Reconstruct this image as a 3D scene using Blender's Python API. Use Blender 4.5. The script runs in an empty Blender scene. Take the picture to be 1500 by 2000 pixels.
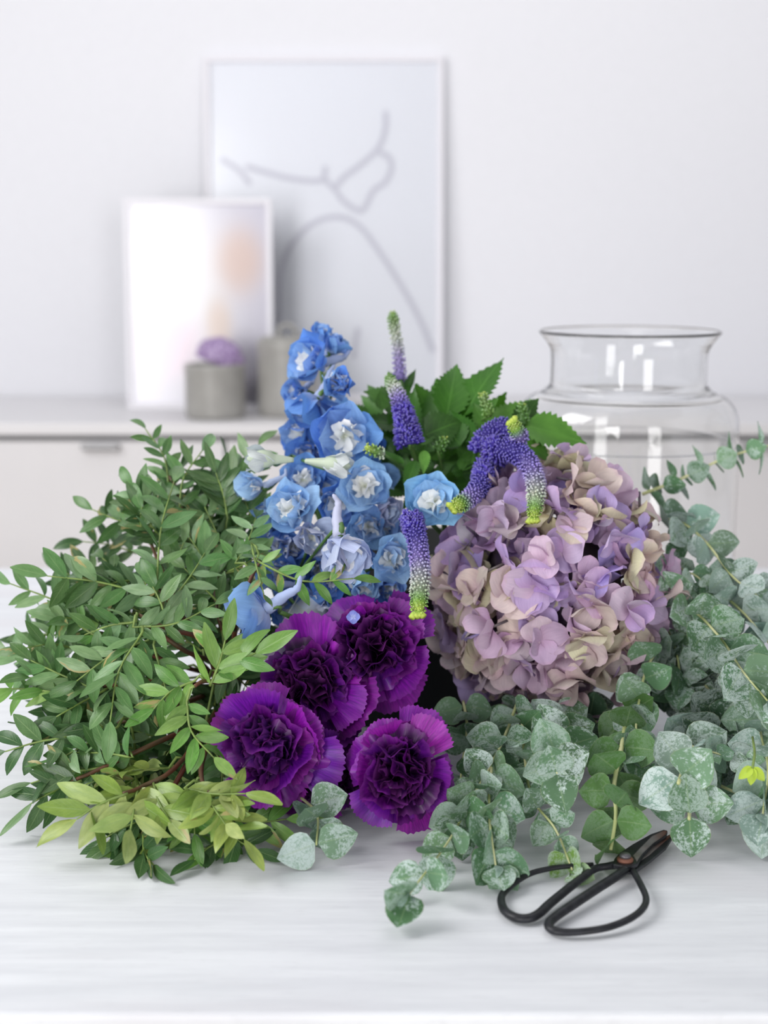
import bpy, bmesh, math, random
from mathutils import Vector, Matrix, noise
R = random.Random(7)
sc = bpy.context.scene
C = sc.collection
PI = math.pi
V = Vector

# ------------------------------------------------------------------ camera
CAMZ, FPX = 1.146, 2778.0
TH = math.atan(520 / FPX)
TZ = 0.75                                   # table top
cd = bpy.data.cameras.new('camera'); cam = bpy.data.objects.new('camera', cd); C.objects.link(cam)
cd.sensor_fit = 'VERTICAL'; cd.sensor_height = 36; cd.sensor_width = 27; cd.lens = 50
cam.location = (0, 0, CAMZ); cam.rotation_euler = (PI / 2 - TH, 0, 0)
cd.clip_start = 0.05; cd.clip_end = 50
cd.dof.use_dof = True; cd.dof.focus_distance = 0.98; cd.dof.aperture_fstop = 5.0
sc.camera = cam
FWD = V((0, math.cos(TH), -math.sin(TH))); RIGHT = V((1, 0, 0)); UP = V((0, math.sin(TH), math.cos(TH)))
CAM = V((0, 0, CAMZ))

# ------------------------------------------------------------------ light
w = bpy.data.worlds.new('daylight'); sc.world = w; w.use_nodes = True
w.node_tree.nodes['Background'].inputs[0].default_value = (0.93, 0.95, 1.0, 1)
w.node_tree.nodes['Background'].inputs[1].default_value = 0.40
def area(name, loc, target, sx, sy, power, col=(1, 1, 1)):
    l = bpy.data.lights.new(name, 'AREA'); l.shape = 'RECTANGLE'; l.size = sx; l.size_y = sy
    l.energy = power; l.color = col
    o = bpy.data.objects.new(name, l); C.objects.link(o); o.location = loc
    o.rotation_euler = (V(target) - V(loc)).to_track_quat('-Z', 'Y').to_euler()
    return o
area('window_light', (-1.75, -3.0, 1.37), (-1.75, 0, 1.37), 1.25, 2.7, 108, (1, .99, .98))
area('window_light', (1.75, -3.0, 1.37), (1.75, 0, 1.37), 1.1, 2.7, 62, (1, .99, .98))
area('window_light', (-1.5, 0.75, 2.1), (0.0, 1.0, .8), 1.1, 1.0, 30, (1, .99, .98))
area('ceiling_light', (0.2, 1.9, 2.7), (0.0, 2.2, .8), 1.5, 1.5, 8, (1, .99, .98))
sc.view_settings.view_transform = 'Standard'; sc.view_settings.look = 'None'
sc.view_settings.gamma = 1; sc.view_settings.use_curve_mapping = False
sc.view_settings.exposure = 0.0

# ------------------------------------------------------------------ helpers
def ray(px, py):
    return (FWD + RIGHT * ((px - 750) / FPX) + UP * ((1000 - py) / FPX))
def P(px, py, Y):
    r = ray(px, py); return CAM + r * (Y / r.y)
def T(px, py, dz=0.0):
    r = ray(px, py); return CAM + r * ((TZ + dz - CAMZ) / r.z)
def S(px, py, back=0.0, lift=0.006):
    """point on the front of the heap of flowers, never below the table"""
    p = P(px, py, 0.87 + (1700 - py) * 0.0003 + back)
    if p.z < TZ + lift: p = T(px, py, lift)
    return p
def mpp(p): return (p - CAM).dot(FWD) / FPX
def tocam(p): return (CAM - p).normalized()
def srgb(r, g, b):
    f = lambda c: (c / 255 / 12.92) if c / 255 <= .04045 else ((c / 255 + .055) / 1.055) ** 2.4
    return (f(r), f(g), f(b))
def jit(c, v=.12, h=.05, rn=R):
    k = 1 + rn.uniform(-v, v)
    return tuple(max(0, min(1, x * k * (1 + rn.uniform(-h, h)))) for x in c)
def mixc(a, b, t): return tuple(x + (y - x) * t for x, y in zip(a, b))
def frame(pos, d, n, s=1.0):
    y = d.normalized(); z = n - y * n.dot(y)
    if z.length < 1e-4: z = y.orthogonal()
    z.normalize(); x = y.cross(z)
    m = Matrix(((x.x, y.x, z.x, pos.x), (x.y, y.y, z.y, pos.y), (x.z, y.z, z.z, pos.z), (0, 0, 0, 1)))
    sv = s if isinstance(s, tuple) else (s, s, s)
    return m @ Matrix.Diagonal((*sv, 1))
def rv(a, rn=R): return V((rn.gauss(0, a), rn.gauss(0, a), rn.gauss(0, a)))
WM = {}
def link(name, me, W=None, parent=None, mat=None, col=None):
    o = bpy.data.objects.new(name, me); C.objects.link(o)
    W = W if W is not None else Matrix()
    if mat and not me.materials: me.materials.append(mat)
    if parent:
        o.parent = parent; o.matrix_basis = WM[parent.name].inverted_safe() @ W
    else: o.matrix_basis = W
    WM[o.name] = W.copy()
    if col: o.color = (*col[:3], 1)
    return o
def thing(name, loc, label, cat, group=None):
    o = link(name, None, Matrix.Translation(loc)); o.empty_display_size = .02
    o['label'] = label; o['category'] = cat
    if group: o['group'] = group
    return o
def tagm(o, label, cat, group=None):
    o['label'] = label; o['category'] = cat
    if group: o['group'] = group
    return o
def struct(o): o['kind'] = 'structure'; return o
def mesh_from(verts, faces, uvs=None, smooth=True, name='mesh'):
    me = bpy.data.meshes.new(name); me.from_pydata([tuple(v) for v in verts], [], faces)
    if uvs:
        l = me.uv_layers.new(name='UVMap')
        for lp in me.loops: l.data[lp.index].uv = uvs[lp.vertex_index]
    if smooth: me.polygons.foreach_set('use_smooth', [True] * len(me.polygons))
    me.update(); return me
def catmull(pts, n=6):
    pts = [V(p) for p in pts]
    if len(pts) < 3: return [pts[0].lerp(pts[-1], i / n) for i in range(n + 1)]
    q = [pts[0] * 2 - pts[1]] + pts + [pts[-1] * 2 - pts[-2]]; out = []
    for i in range(1, len(q) - 2):
        a, b, c, d = q[i - 1:i + 3]
        for k in range(n):
            t = k / n
            out.append(0.5 * ((2 * b) + (c - a) * t + (2 * a - 5 * b + 4 * c - d) * t * t + (3 * b - a - 3 * c + d) * t ** 3))
    out.append(pts[-1]); return out
def tube_geo(pts, rad, k=6, verts=None, faces=None, flat=1.0, up=None):
    verts = [] if verts is None else verts; faces = [] if faces is None else faces
    b0 = len(verts); n = len(pts); prev = None
    for i, p in enumerate(pts):
        t = (pts[min(i + 1, n - 1)] - pts[max(i - 1, 0)]).normalized()
        if up is not None: a = up.cross(t); a = a.normalized() if a.length > 1e-5 else t.orthogonal()
        elif prev is None: a = t.orthogonal().normalized()
        else: a = (prev - t * prev.dot(t)).normalized()
        prev = a; b = t.cross(a)
        r = rad(i / (n - 1)) if callable(rad) else rad
        for j in range(k):
            an = 2 * PI * j / k
            verts.append(p + a * math.cos(an) * r + b * math.sin(an) * r * flat)
    for i in range(n - 1):
        for j in range(k):
            faces.append((b0 + i * k + j, b0 + i * k + (j + 1) % k, b0 + (i + 1) * k + (j + 1) % k, b0 + (i + 1) * k + j))
    faces.append(tuple(b0 + j for j in range(k))[::-1]); faces.append(tuple(b0 + (n - 1) * k + j for j in range(k)))
    return verts, faces
def tube(name, pts, rad, parent, mat, k=6, col=None, flat=1.0, up=None):
    W = WM[parent.name] if parent else Matrix.Translation(pts[0])
    inv = W.inverted_safe()
    v, f = tube_geo([inv @ p for p in pts], rad, k, flat=flat, up=up)
    me = mesh_from(v, f)
    o = link(name, me, W, parent, mat, col); return o
def box_geo(x0, x1, y0, y1, z0, z1, bev=0.0):
    bm = bmesh.new(); bmesh.ops.create_cube(bm, size=1)
    for v in bm.verts:
        v.co = V(((x0 + x1) / 2 + v.co.x * (x1 - x0), (y0 + y1) / 2 + v.co.y * (y1 - y0), (z0 + z1) / 2 + v.co.z * (z1 - z0)))
    if bev: bmesh.ops.bevel(bm, geom=bm.edges[:], offset=bev, segments=2, affect='EDGES', profile=.6)
    me = bpy.data.meshes.new('box'); bm.to_mesh(me); bm.free(); return me
def lathe_geo(prof, k=48):
    v = []; f = []
    for r, z in prof:
        for j in range(k): v.append((r * math.cos(2 * PI * j / k), r * math.sin(2 * PI * j / k), z))
    for i in range(len(prof) - 1):
        for j in range(k): f.append((i * k + j, i * k + (j + 1) % k, (i + 1) * k + (j + 1) % k, (i + 1) * k + j))
    if prof[0][0] > 1e-6: f.append(tuple(range(k))[::-1])
    if prof[-1][0] > 1e-6: f.append(tuple((len(prof) - 1) * k + j for j in range(k)))
    bm = bmesh.new(); me = mesh_from(v, f); bm.from_mesh(me); bmesh.ops.remove_doubles(bm, verts=bm.verts, dist=1e-6)
    bmesh.ops.recalc_face_normals(bm, faces=bm.faces); bm.to_mesh(me); bm.free()
    me.polygons.foreach_set('use_smooth', [True] * len(me.polygons)); return me

# ------------------------------------------------------------------ materials
class NT:
    def __init__(s, name):
        s.m = bpy.data.materials.new(name); s.m.use_nodes = True; s.t = s.m.node_tree
        s.b = s.t.nodes['Principled BSDF']; s.out = s.t.nodes['Material Output']
    def n(s, typ, **kw):
        nd = s.t.nodes.new(typ)
        for k, v in kw.items(): setattr(nd, k, v)
        return nd
    def l(s, a, b): s.t.links.new(a, b)
    def math(s, op, a, b=None, clamp=False):
        nd = s.n('ShaderNodeMath', operation=op, use_clamp=clamp)
        for i, x in enumerate((a, b)):
            if x is None: continue
            if isinstance(x, (int, float)): nd.inputs[i].default_value = x
            else: s.l(x, nd.inputs[i])
        return nd.outputs[0]
    def mix(s, f, a, b, mode='MIX'):
        nd = s.n('ShaderNodeMix', data_type='RGBA', blend_type=mode)
        for i, x in ((0, f), (6, a), (7, b)):
            if isinstance(x, (int, float)): nd.inputs[i].default_value = x
            elif isinstance(x, tuple): nd.inputs[i].default_value = (*x[:3], 1)
            else: s.l(x, nd.inputs[i])
        return nd.outputs[2]
    def ramp(s, f, lo, hi):
        nd = s.n('ShaderNodeMapRange', interpolation_type='SMOOTHSTEP'); s.l(f, nd.inputs[0])
        nd.inputs[1].default_value = lo; nd.inputs[2].default_value = hi; return nd.outputs[0]
    def noise(s, vec, scale, detail=3, rough=.5):
        nd = s.n('ShaderNodeTexNoise'); nd.inputs['Scale'].default_value = scale; nd.inputs['Detail'].default_value = detail
        nd.inputs['Roughness'].default_value = rough
        if vec is not None: s.l(vec, nd.inputs['Vector'])
        return nd.outputs[0]
    def mapping(s, vec, sc_):
        nd = s.n('ShaderNodeMapping'); s.l(vec, nd.inputs[0]); nd.inputs['Scale'].default_value = sc_; return nd.outputs[0]
    def bump(s, h, st, dist=.001):
        nd = s.n('ShaderNodeBump'); nd.inputs['Strength'].default_value = st; nd.inputs['Distance'].default_value = dist
        s.l(h, nd.inputs['Height']); s.l(nd.outputs[0], s.b.inputs['Normal'])
    def col(s, c): s.l(c, s.b.inputs['Base Color'])
    def translucent(s, c, f):
        tr = s.n('ShaderNodeBsdfTranslucent'); s.l(c, tr.inputs[0])
        mx = s.n('ShaderNodeMixShader'); mx.inputs[0].default_value = f
        s.l(s.b.outputs[0], mx.inputs[1]); s.l(tr.outputs[0], mx.inputs[2]); s.l(mx.outputs[0], s.out.inputs[0])
def simple(name, c, rough=.5, metal=0.0, spec=None):
    n = NT(name); n.b.inputs['Base Color'].default_value = (*c, 1); n.b.inputs['Roughness'].default_value = rough
    n.b.inputs['Metallic'].default_value = metal
    if spec is not None: n.b.inputs['Specular IOR Level'].default_value = spec
    return n.m
def obj_coord(n): return n.n('ShaderNodeTexCoord').outputs['Object']
def uvw(n):
    tc = n.n('ShaderNodeTexCoord'); sp = n.n('ShaderNodeSeparateXYZ'); n.l(tc.outputs['UV'], sp.inputs[0])
    return tc.outputs['UV'], sp.outputs[0], sp.outputs[1]

def leaf_material(name, rough=.42, vein=(.35, .45, .2), under=(1.35, 1.3, 1.4), tr=.18, veins=9, vamt=.35, blotch=None):
    n = NT(name); oi = n.n('ShaderNodeObjectInfo'); uv, u, v = uvw(n)
    c = oi.outputs['Color']
    off = n.n('ShaderNodeVectorMath', operation='ADD'); n.l(uv, off.inputs[0])
    cb = n.n('ShaderNodeCombineXYZ'); n.l(n.math('MULTIPLY', oi.outputs['Random'], 37.0), cb.inputs[0]); n.l(cb.outputs[0], off.inputs[1])
    ns = n.noise(off.outputs[0], 3.5, 4)
    c = n.mix(n.ramp(ns, .3, .75), n.mix(1.0, c, (.72, .78, .72), 'MULTIPLY'), c)
    a = n.math('ABSOLUTE', n.math('SUBTRACT', u, .5))
    mid = n.math('SUBTRACT', 1.0, n.ramp(a, .0, .05))
    # side veins: lines slanting away from the midrib
    w_ = n.math('SINE', n.math('MULTIPLY', n.math('SUBTRACT', v, n.math('MULTIPLY', a, .55)), veins * 6.28))
    side = n.math('MULTIPLY', n.ramp(w_, .8, 1.0), .35)
    f = n.math('MULTIPLY', n.math('MAXIMUM', mid, side), vamt)
    c = n.mix(f, c, vein)
    if blotch:
        b = n.noise(off.outputs[0], 1.6, 2)
        hi = n.math('GREATER_THAN', oi.outputs['Random'], .86)
        c = n.mix(n.math('MULTIPLY', n.ramp(b, .56, .62), hi), c, blotch)
    g = n.n('ShaderNodeNewGeometry')
    c = n.mix(g.outputs['Backfacing'], c, n.mix(1.0, c, under, 'MULTIPLY'))
    n.col(c); n.b.inputs['Roughness'].default_value = rough
    n.b.inputs['Specular IOR Level'].default_value = .45
    n.bump(n.math('ADD', f, n.math('MULTIPLY', ns, .5)), .35, .0006)
    n.translucent(c, tr); return n.m
M_leaflet = leaf_material('leaflet_green', .33, srgb(150, 175, 120), blotch=srgb(160, 150, 95))
M_veron = leaf_material('toothed_leaf_green', .45, srgb(95, 150, 60), tr=.25, veins=7, vamt=.45)

def euc_material():
    n = NT('eucalyptus_leaf'); oi = n.n('ShaderNodeObjectInfo'); uv, u, v = uvw(n)
    off = n.n('ShaderNodeVectorMath', operation='ADD'); n.l(uv, off.inputs[0])
    cb = n.n('ShaderNodeCombineXYZ'); n.l(n.math('MULTIPLY', oi.outputs['Random'], 53.0), cb.inputs[0]); n.l(cb.outputs[0], off.inputs[1])
    base = oi.outputs['Color']
    big = n.noise(off.outputs[0], 2.2, 3); fine = n.noise(off.outputs[0], 11, 6, .75)
    wx = n.math('ADD', n.math('MULTIPLY', big, .55), n.math('MULTIPLY', fine, .75))
    al = n.n('ShaderNodeSeparateColor'); n.l(base, al.inputs[0])
    # wax threshold varies from leaf to leaf
    th = n.math('ADD', .54, n.math('MULTIPLY', oi.outputs['Random'], .14))
    wax = n.n('ShaderNodeMapRange', interpolation_type='SMOOTHSTEP'); n.l(wx, wax.inputs[0]); n.l(th, wax.inputs[1])
    n.l(n.math('ADD', th, .10), wax.inputs[2])
    vo = n.n('ShaderNodeTexVoronoi', feature='DISTANCE_TO_EDGE'); n.l(off.outputs[0], vo.inputs['Vector']); vo.inputs['Scale'].default_value = 8
    vein = n.math('SUBTRACT', 1.0, n.ramp(vo.outputs[0], 0, .05))
    wf = n.math('MULTIPLY', wax.outputs[0], n.math('SUBTRACT', .9, n.math('MULTIPLY', vein, .75)))
    wf = n.math('MULTIPLY', wf, n.n('ShaderNodeObjectInfo').outputs['Alpha'])
    c = n.mix(wf, base, srgb(204, 218, 216))
    a = n.math('ABSOLUTE', n.math('SUBTRACT', u, .5))
    mid = n.math('MULTIPLY', n.math('SUBTRACT', 1.0, n.ramp(a, .0, .035)), .35)
    c = n.mix(mid, c, srgb(150, 175, 130))
    rim = n.ramp(a, .485, .5)
    c = n.mix(n.math('MULTIPLY', rim, .5), c, srgb(175, 180, 135))
    n.col(c); n.b.inputs['Roughness'].default_value = .6; n.b.inputs['Specular IOR Level'].default_value = .3
    n.bump(wx, .3, .0005); n.translucent(c, .12); return n.m
M_euc = euc_material()

def petal_material(name, rough=.55, streak=.3, base_tint=None, base_f=.6, tr=.25, fine=60, spec=.3, edge=None, sheen=0, under=None, attr=False):
    n = NT(name); oi = n.n('ShaderNodeObjectInfo'); uv, u, v = uvw(n); c = oi.outputs['Color']
    if attr: c = n.n('ShaderNodeVertexColor', layer_name='Col').outputs[0]
    # radial veins: noise stretched along the petal, fanned from its base
    fan = n.math('DIVIDE', n.math('SUBTRACT', u, .5), 1.0)
    cb = n.n('ShaderNodeCombineXYZ'); n.l(n.math('ADD', fan, n.math('MULTIPLY', oi.outputs['Random'], 9.0)), cb.inputs[0])
    n.l(n.math('MULTIPLY', v, .12), cb.inputs[1])
    s1 = n.noise(cb.outputs[0], fine * .5, 3, .6)
    sf = n.ramp(s1, .35, .7)
    dark = n.mix(1.0, c, (1 - streak, 1 - streak, 1 - streak * .8), 'MULTIPLY')
    c = n.mix(sf, dark, c)
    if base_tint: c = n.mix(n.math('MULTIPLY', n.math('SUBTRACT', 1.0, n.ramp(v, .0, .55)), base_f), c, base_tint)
    if edge: c = n.mix(n.math('MULTIPLY', n.ramp(v, .82, 1.0), .35), c, edge)
    if under:
        g = n.n('ShaderNodeNewGeometry'); c = n.mix(g.outputs['Backfacing'], c, n.mix(1.0, c, under, 'MULTIPLY'))
    n.col(c); n.b.inputs['Roughness'].default_value = rough; n.b.inputs['Specular IOR Level'].default_value = spec
    if sheen: n.b.inputs['Sheen Weight'].default_value = sheen
    n.bump(s1, .35, .0008); n.translucent(c, tr); return n.m
M_hyd = petal_material('hydrangea_petal', .6, .10, srgb(180, 130, 165), .35, .22, 30, .25, edge=srgb(206, 166, 190))
M_hyd_rear = petal_material('hydrangea_rear_petal', .6, .10, srgb(180, 130, 165), .35, .22, 30, .25, edge=srgb(206, 166, 190), attr=True)
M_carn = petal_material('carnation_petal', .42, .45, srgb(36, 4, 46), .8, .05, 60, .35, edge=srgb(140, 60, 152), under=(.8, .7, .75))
M_delph = petal_material('delphinium_petal', .55, .16, srgb(215, 224, 248), .6, .28, 26, .25, under=(1.1, 1.05, 1.0))
M_bee = petal_material('delphinium_white_petal', .55, .04, srgb(215, 222, 190), .5, .3, 20, .25)

def attr_material(name, rough=.55, tr=.1):
    n = NT(name); a = n.n('ShaderNodeVertexColor', layer_name='Col'); n.col(a.outputs[0])
    n.b.inputs['Roughness'].default_value = rough; n.translucent(a.outputs[0], tr); return n.m
M_spike = attr_material('spike_bud')
M_print = attr_material('printed_paper', .7, 0)
def stem_mat(name, c1, c2, rough=.5):
    n = NT(name); ns = n.noise(obj_coord(n), 60, 3); n.col(n.mix(n.ramp(ns, .35, .65), c1, c2))
    n.b.inputs['Roughness'].default_value = rough; return n.m
M_wood = stem_mat('red_brown_stem', srgb(105, 55, 38), srgb(80, 62, 38))
M_rachis = stem_mat('green_stalk', srgb(125, 150, 75), srgb(105, 125, 62))
M_eucstem = stem_mat('eucalyptus_stem', srgb(176, 184, 124), srgb(196, 196, 150))
M_gstem = stem_mat('green_stem', srgb(90, 125, 60), srgb(70, 105, 50))
M_under = stem_mat('shaded_foliage', srgb(40, 62, 36), srgb(60, 88, 50))

def table_mat():
    n = NT('whitewashed_wood'); oc = obj_coord(n)
    a = n.noise(n.mapping(oc, (1.6, 16, 5)), 4.0, 8, .62)
    b = n.noise(n.mapping(oc, (1.0, 5, 1)), 2.1, 4, .5)
    g = n.noise(n.mapping(oc, (22, 150, 10)), 3.0, 4, .6)
    c = n.mix(n.ramp(a, .25, .75), srgb(214, 216, 221), srgb(232, 234, 238))
    c = n.mix(n.math('MULTIPLY', n.ramp(b, .55, .66), .5), c, srgb(212, 210, 215))
    c = n.mix(n.math('MULTIPLY', n.ramp(g, .55, .74), .35), c, srgb(205, 206, 210))
    n.col(c); n.b.inputs['Roughness'].default_value = .5; n.bump(n.math('ADD', a, g), .25, .0006); return n.m
M_table = table_mat()
def wall_mat():
    n = NT('wall_paint'); ns = n.noise(obj_coord(n), 90, 3)
    n.col(n.mix(ns, srgb(224, 224, 229), srgb(229, 229, 234))); n.b.inputs['Roughness'].default_value = .8
    n.bump(ns, .06, .001); return n.m
M_wall = wall_mat()
def paint(name, c, rough=.4):
    n = NT(name); ns = n.noise(obj_coord(n), 12, 3); n.col(n.mix(ns, c, tuple(x * .97 for x in c)))
    n.b.inputs['Roughness'].default_value = rough; return n.m
M_side = paint('sideboard_lacquer', srgb(226, 224, 226), .35)
M_gap = simple('shadow_gap', srgb(150, 150, 152), .7)
M_frame = paint('white_frame', srgb(228, 226, 232), .4)
M_metal = simple('brushed_metal', srgb(150, 150, 152), .35, .9)
def floor_mat():
    n = NT('floor_boards'); a = n.noise(n.mapping(obj_coord(n), (2, 30, 1)), 3, 5)
    n.col(n.mix(a, srgb(190, 180, 170), srgb(215, 206, 196))); n.b.inputs['Roughness'].default_value = .5; return n.m
M_floor = floor_mat()
def glass(name, col=(1, 1, 1), rough=0.0, ior=1.45):
    n = NT(name); n.b.inputs['Base Color'].default_value = (*col, 1); n.b.inputs['Transmission Weight'].default_value = 1
    n.b.inputs['Roughness'].default_value = rough; n.b.inputs['IOR'].default_value = ior; return n.m
M_glass = glass('clear_glass', (.985, .99, .99), 0, 1.42)
def pane_mat():
    n = NT('picture_glass'); tb = n.n('ShaderNodeBsdfTransparent'); gl = n.n('ShaderNodeBsdfGlossy'); gl.inputs['Roughness'].default_value = .16
    fr = n.n('ShaderNodeFresnel'); fr.inputs[0].default_value = 1.5
    mx = n.n('ShaderNodeMixShader'); n.l(fr.outputs[0], mx.inputs[0]); n.l(tb.outputs[0], mx.inputs[1]); n.l(gl.outputs[0], mx.inputs[2])
    n.l(mx.outputs[0], n.out.inputs[0]); return n.m
M_pane = pane_mat()
def stone():
    n = NT('grey_stoneware'); oc = obj_coord(n); a = n.noise(oc, 30, 5)
    n.col(n.mix(a, srgb(140, 138, 134), srgb(172, 170, 166))); n.b.inputs['Roughness'].default_value = .35; n.bump(a, .3, .002); return n.m
M_stone = stone()
def ameth():
    n = NT('amethyst'); vo = n.n('ShaderNodeTexVoronoi'); n.l(obj_coord(n), vo.inputs['Vector']); vo.inputs['Scale'].default_value = 130
    n.col(n.mix(vo.outputs[0], srgb(105, 70, 130), srgb(190, 170, 205))); n.b.inputs['Roughness'].default_value = .2; return n.m
M_am = ameth()
M_black = simple('black_plastic', srgb(17, 20, 22), .55)
def iron():
    n = NT('black_iron'); a = n.noise(obj_coord(n), 160, 4)
    n.col(n.mix(n.ramp(a, .4, .7), srgb(24, 25, 30), srgb(38, 39, 45))); n.b.inputs['Roughness'].default_value = .42
    n.b.inputs['Metallic'].default_value = .2; n.bump(a, .2, .0004); return n.m
M_iron = iron()
def rusty():
    n = NT('rusty_steel'); oc = obj_coord(n); a = n.noise(oc, 70, 5, .6)
    sp = n.n('ShaderNodeSeparateXYZ'); n.l(oc, sp.inputs[0])
    f = n.math('ADD', n.ramp(sp.outputs[0], .012, .034), n.math('MULTIPLY', n.math('SUBTRACT', a, .5), 1.3), True)
    n.col(n.mix(f, srgb(128, 124, 124), srgb(112, 66, 50))); n.b.inputs['Roughness'].default_value = .45
    n.b.inputs['Metallic'].default_value = .35; n.bump(a, .3, .0004); return n.m
M_rust = rusty()
def plastic_wrap():
    n = NT('clear_plastic_wrap'); tb = n.n('ShaderNodeBsdfTransparent'); tb.inputs[0].default_value = (.86, .88, .9, 1)
    gl = n.b; gl.inputs['Base Color'].default_value = (.75, .78, .82, 1); gl.inputs['Roughness'].default_value = .25
    mx = n.n('ShaderNodeMixShader'); mx.inputs[0].default_value = .35
    n.l(tb.outputs[0], mx.inputs[1]); n.l(gl.outputs[0], mx.inputs[2]); n.l(mx.outputs[0], n.out.inputs[0]); return n.m
M_wrap = plastic_wrap()

# ------------------------------------------------------------------ the room
WY = 3.04; SBZ = 0.829; SBY = 2.565
struct(link('wall_back', box_geo(-4, 4, WY, WY + .1, 0, 3.0), mat=M_wall))
struct(link('floor', box_geo(-4, 4, -3.2, WY + .1, -.1, 0), mat=M_floor))

# table
tb = thing('work_table', (0, 1.2, 0), 'long whitewashed wooden work table that carries all the flowers', 'table')
link('tabletop', box_geo(-1.25, 1.25, .684, 1.735, TZ - .035, TZ, .003), Matrix(), tb, M_table)
for x in (-1.15, 1.15):
    for y in (.76, 1.66): link('leg', box_geo(x - .035, x + .035, y - .035, y + .035, 0, TZ - .035, .003), Matrix(), tb, M_side)
link('apron', box_geo(-1.1, 1.1, .75, .775, TZ - .12, TZ - .035, .002), Matrix(), tb, M_side)
link('apron', box_geo(-1.1, 1.1, 1.645, 1.67, TZ - .12, TZ - .035, .002), Matrix(), tb, M_side)

# sideboard
sb = thing('sideboard', (0, SBY + .2, 0), 'low white lacquered sideboard along the back wall with drawers', 'sideboard')
link('top_panel', box_geo(-1.9, 1.9, SBY, WY - .005, SBZ - .022, SBZ, .003), Matrix(), sb, M_side)
link('carcass', box_geo(-1.88, 1.88, SBY + .035, WY - .01, .12, SBZ - .022), Matrix(), sb, M_gap)
xs = [-1.88, -.985, -.29, .37, 1.02, 1.88]
for i in range(5):
    for (z0, z1) in ((.42, SBZ - .034), (.125, .414)):
        d = link('drawer', box_geo(xs[i] + .002, xs[i + 1] - .002, SBY + .012, SBY + .034, z0, z1, .002), Matrix(), sb, M_side)
        if z1 > .6:
            cx = {0: -1.4, 1: -.517, 2: .05, 3: .69, 4: 1.4}[i]
            if i == 3: cx = .69
            link('handle', box_geo(cx - .034, cx + .034, SBY - .004, SBY + .013, z1 - .014, z1 - .004, .002), Matrix(), d, M_metal)
for x in (-1.7, 0, 1.7): link('leg', box_geo(x - .03, x + .03, SBY + .1, SBY + .16, 0, .12), Matrix(), sb, M_side)

# picture frames, leaning against the wall
def framed(name, x0, x1, ybot, h, lean, label, border, pmesh, lines=None, pmat=None):
    cx = (x0 + x1) / 2; W_ = x1 - x0
    L = Matrix.Translation((cx, ybot, SBZ)) @ Matrix.Rotation(-lean, 4, 'X')
    root = link(name, None, L); root['label'] = label; root['category'] = 'picture'
    d = .02; b = border
    for (a0, a1, z0, z1) in ((-W_ / 2, W_ / 2, h - b, h), (-W_ / 2, W_ / 2, 0, b), (-W_ / 2, -W_ / 2 + b, b, h - b), (W_ / 2 - b, W_ / 2, b, h - b)):
        link('frame_bar', box_geo(a0, a1, 0, d, z0, z1, .0015), L, root, M_frame)
    pr = link('print', pmesh(W_ - 2 * b, h - 2 * b), L @ Matrix.Translation((-(W_ / 2 - b), .008, b)), root, pmat or M_print)
    link('backing_board', box_geo(-W_ / 2 + b, W_ / 2 - b, .009, d - .002, b, h - b), L, root, M_gap)
    link('glass_pane', box_geo(-W_ / 2 + b - .001, W_ / 2 - b + .001, .003, .005, b - .001, h - b + .001), L, root, M_pane)
    return root, pr, L
def grid_print(colf, nx=50, nz=66):
    def make(w_, h_):
        v = []; f = []; cols = []
        for j in range(nz + 1):
            for i in range(nx + 1):
                v.append((w_ * i / nx, 0, h_ * j / nz)); cols.append(colf(i / nx, j / nz))
        for j in range(nz):
            for i in range(nx):
                a = j * (nx + 1) + i; f.append((a, a + 1, a + nx + 2, a + nx + 1))
        me = mesh_from(v, f); ca = me.color_attributes.new('Col', 'FLOAT_COLOR', 'POINT')
        for k, c in enumerate(cols): ca.data[k].color = (*c, 1)
        return me
    return make
bx0, bx1 = P(400, 500, 2.97).x, P(866, 500, 2.97).x
big, bigpr, BL = framed('framed_picture', bx0, bx1, 2.965, .70, .075,
    'large white framed line drawing leaning on the wall behind the smaller picture', .012,
    grid_print(lambda u, v: srgb(242, 244, 252), 4, 4))
def bl(px, py):                              # pixel -> point on the large print
    nrm = BL.to_3x3() @ V((0, -1, 0)); o = BL @ V((0, .0068, 0)); r = ray(px, py)
    return CAM + r * ((o - CAM).dot(nrm) / r.dot(nrm)), nrm
def ribbon(pts, wpx, parent):
    inv = WM[parent.name].inverted_safe(); q = [bl(*p)[0] for p in pts]; q = catmull(q, 6); nrm = bl(500, 300)[1]
    v = []; f = []
    for i, p in enumerate(q):
        t = (q[min(i + 1, len(q) - 1)] - q[max(i - 1, 0)]).normalized(); s = t.cross(nrm) * wpx * .5 * 3.0 / FPX
        v += [inv @ (p + s), inv @ (p - s)]
    for i in range(len(q) - 1): f.append((2 * i, 2 * i + 1, 2 * i + 3, 2 * i + 2))
    link('drawn_line', mesh_from(v, f), WM[parent.name], parent, M_line)
M_line = simple('grey_ink', srgb(214, 214, 226), .8)
for pts in ([(432, 310), (468, 334), (489, 361)], [(480, 325), (522, 337), (570, 349), (627, 352), (636, 325)],
            [(753, 217), (753, 250), (741, 286), (708, 319), (672, 346), (657, 364)],
            [(636, 352), (654, 370), (672, 394), (702, 412), (714, 403), (729, 373), (753, 355), (765, 328), (759, 307), (741, 298)],
            [(543, 700), (545, 616), (549, 532), (570, 478), (612, 436), (660, 424), (702, 442), (744, 496), (786, 562), (822, 628), (846, 688)],
            [(699, 640), (690, 700)]): ribbon(pts, 10, bigpr)
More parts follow.
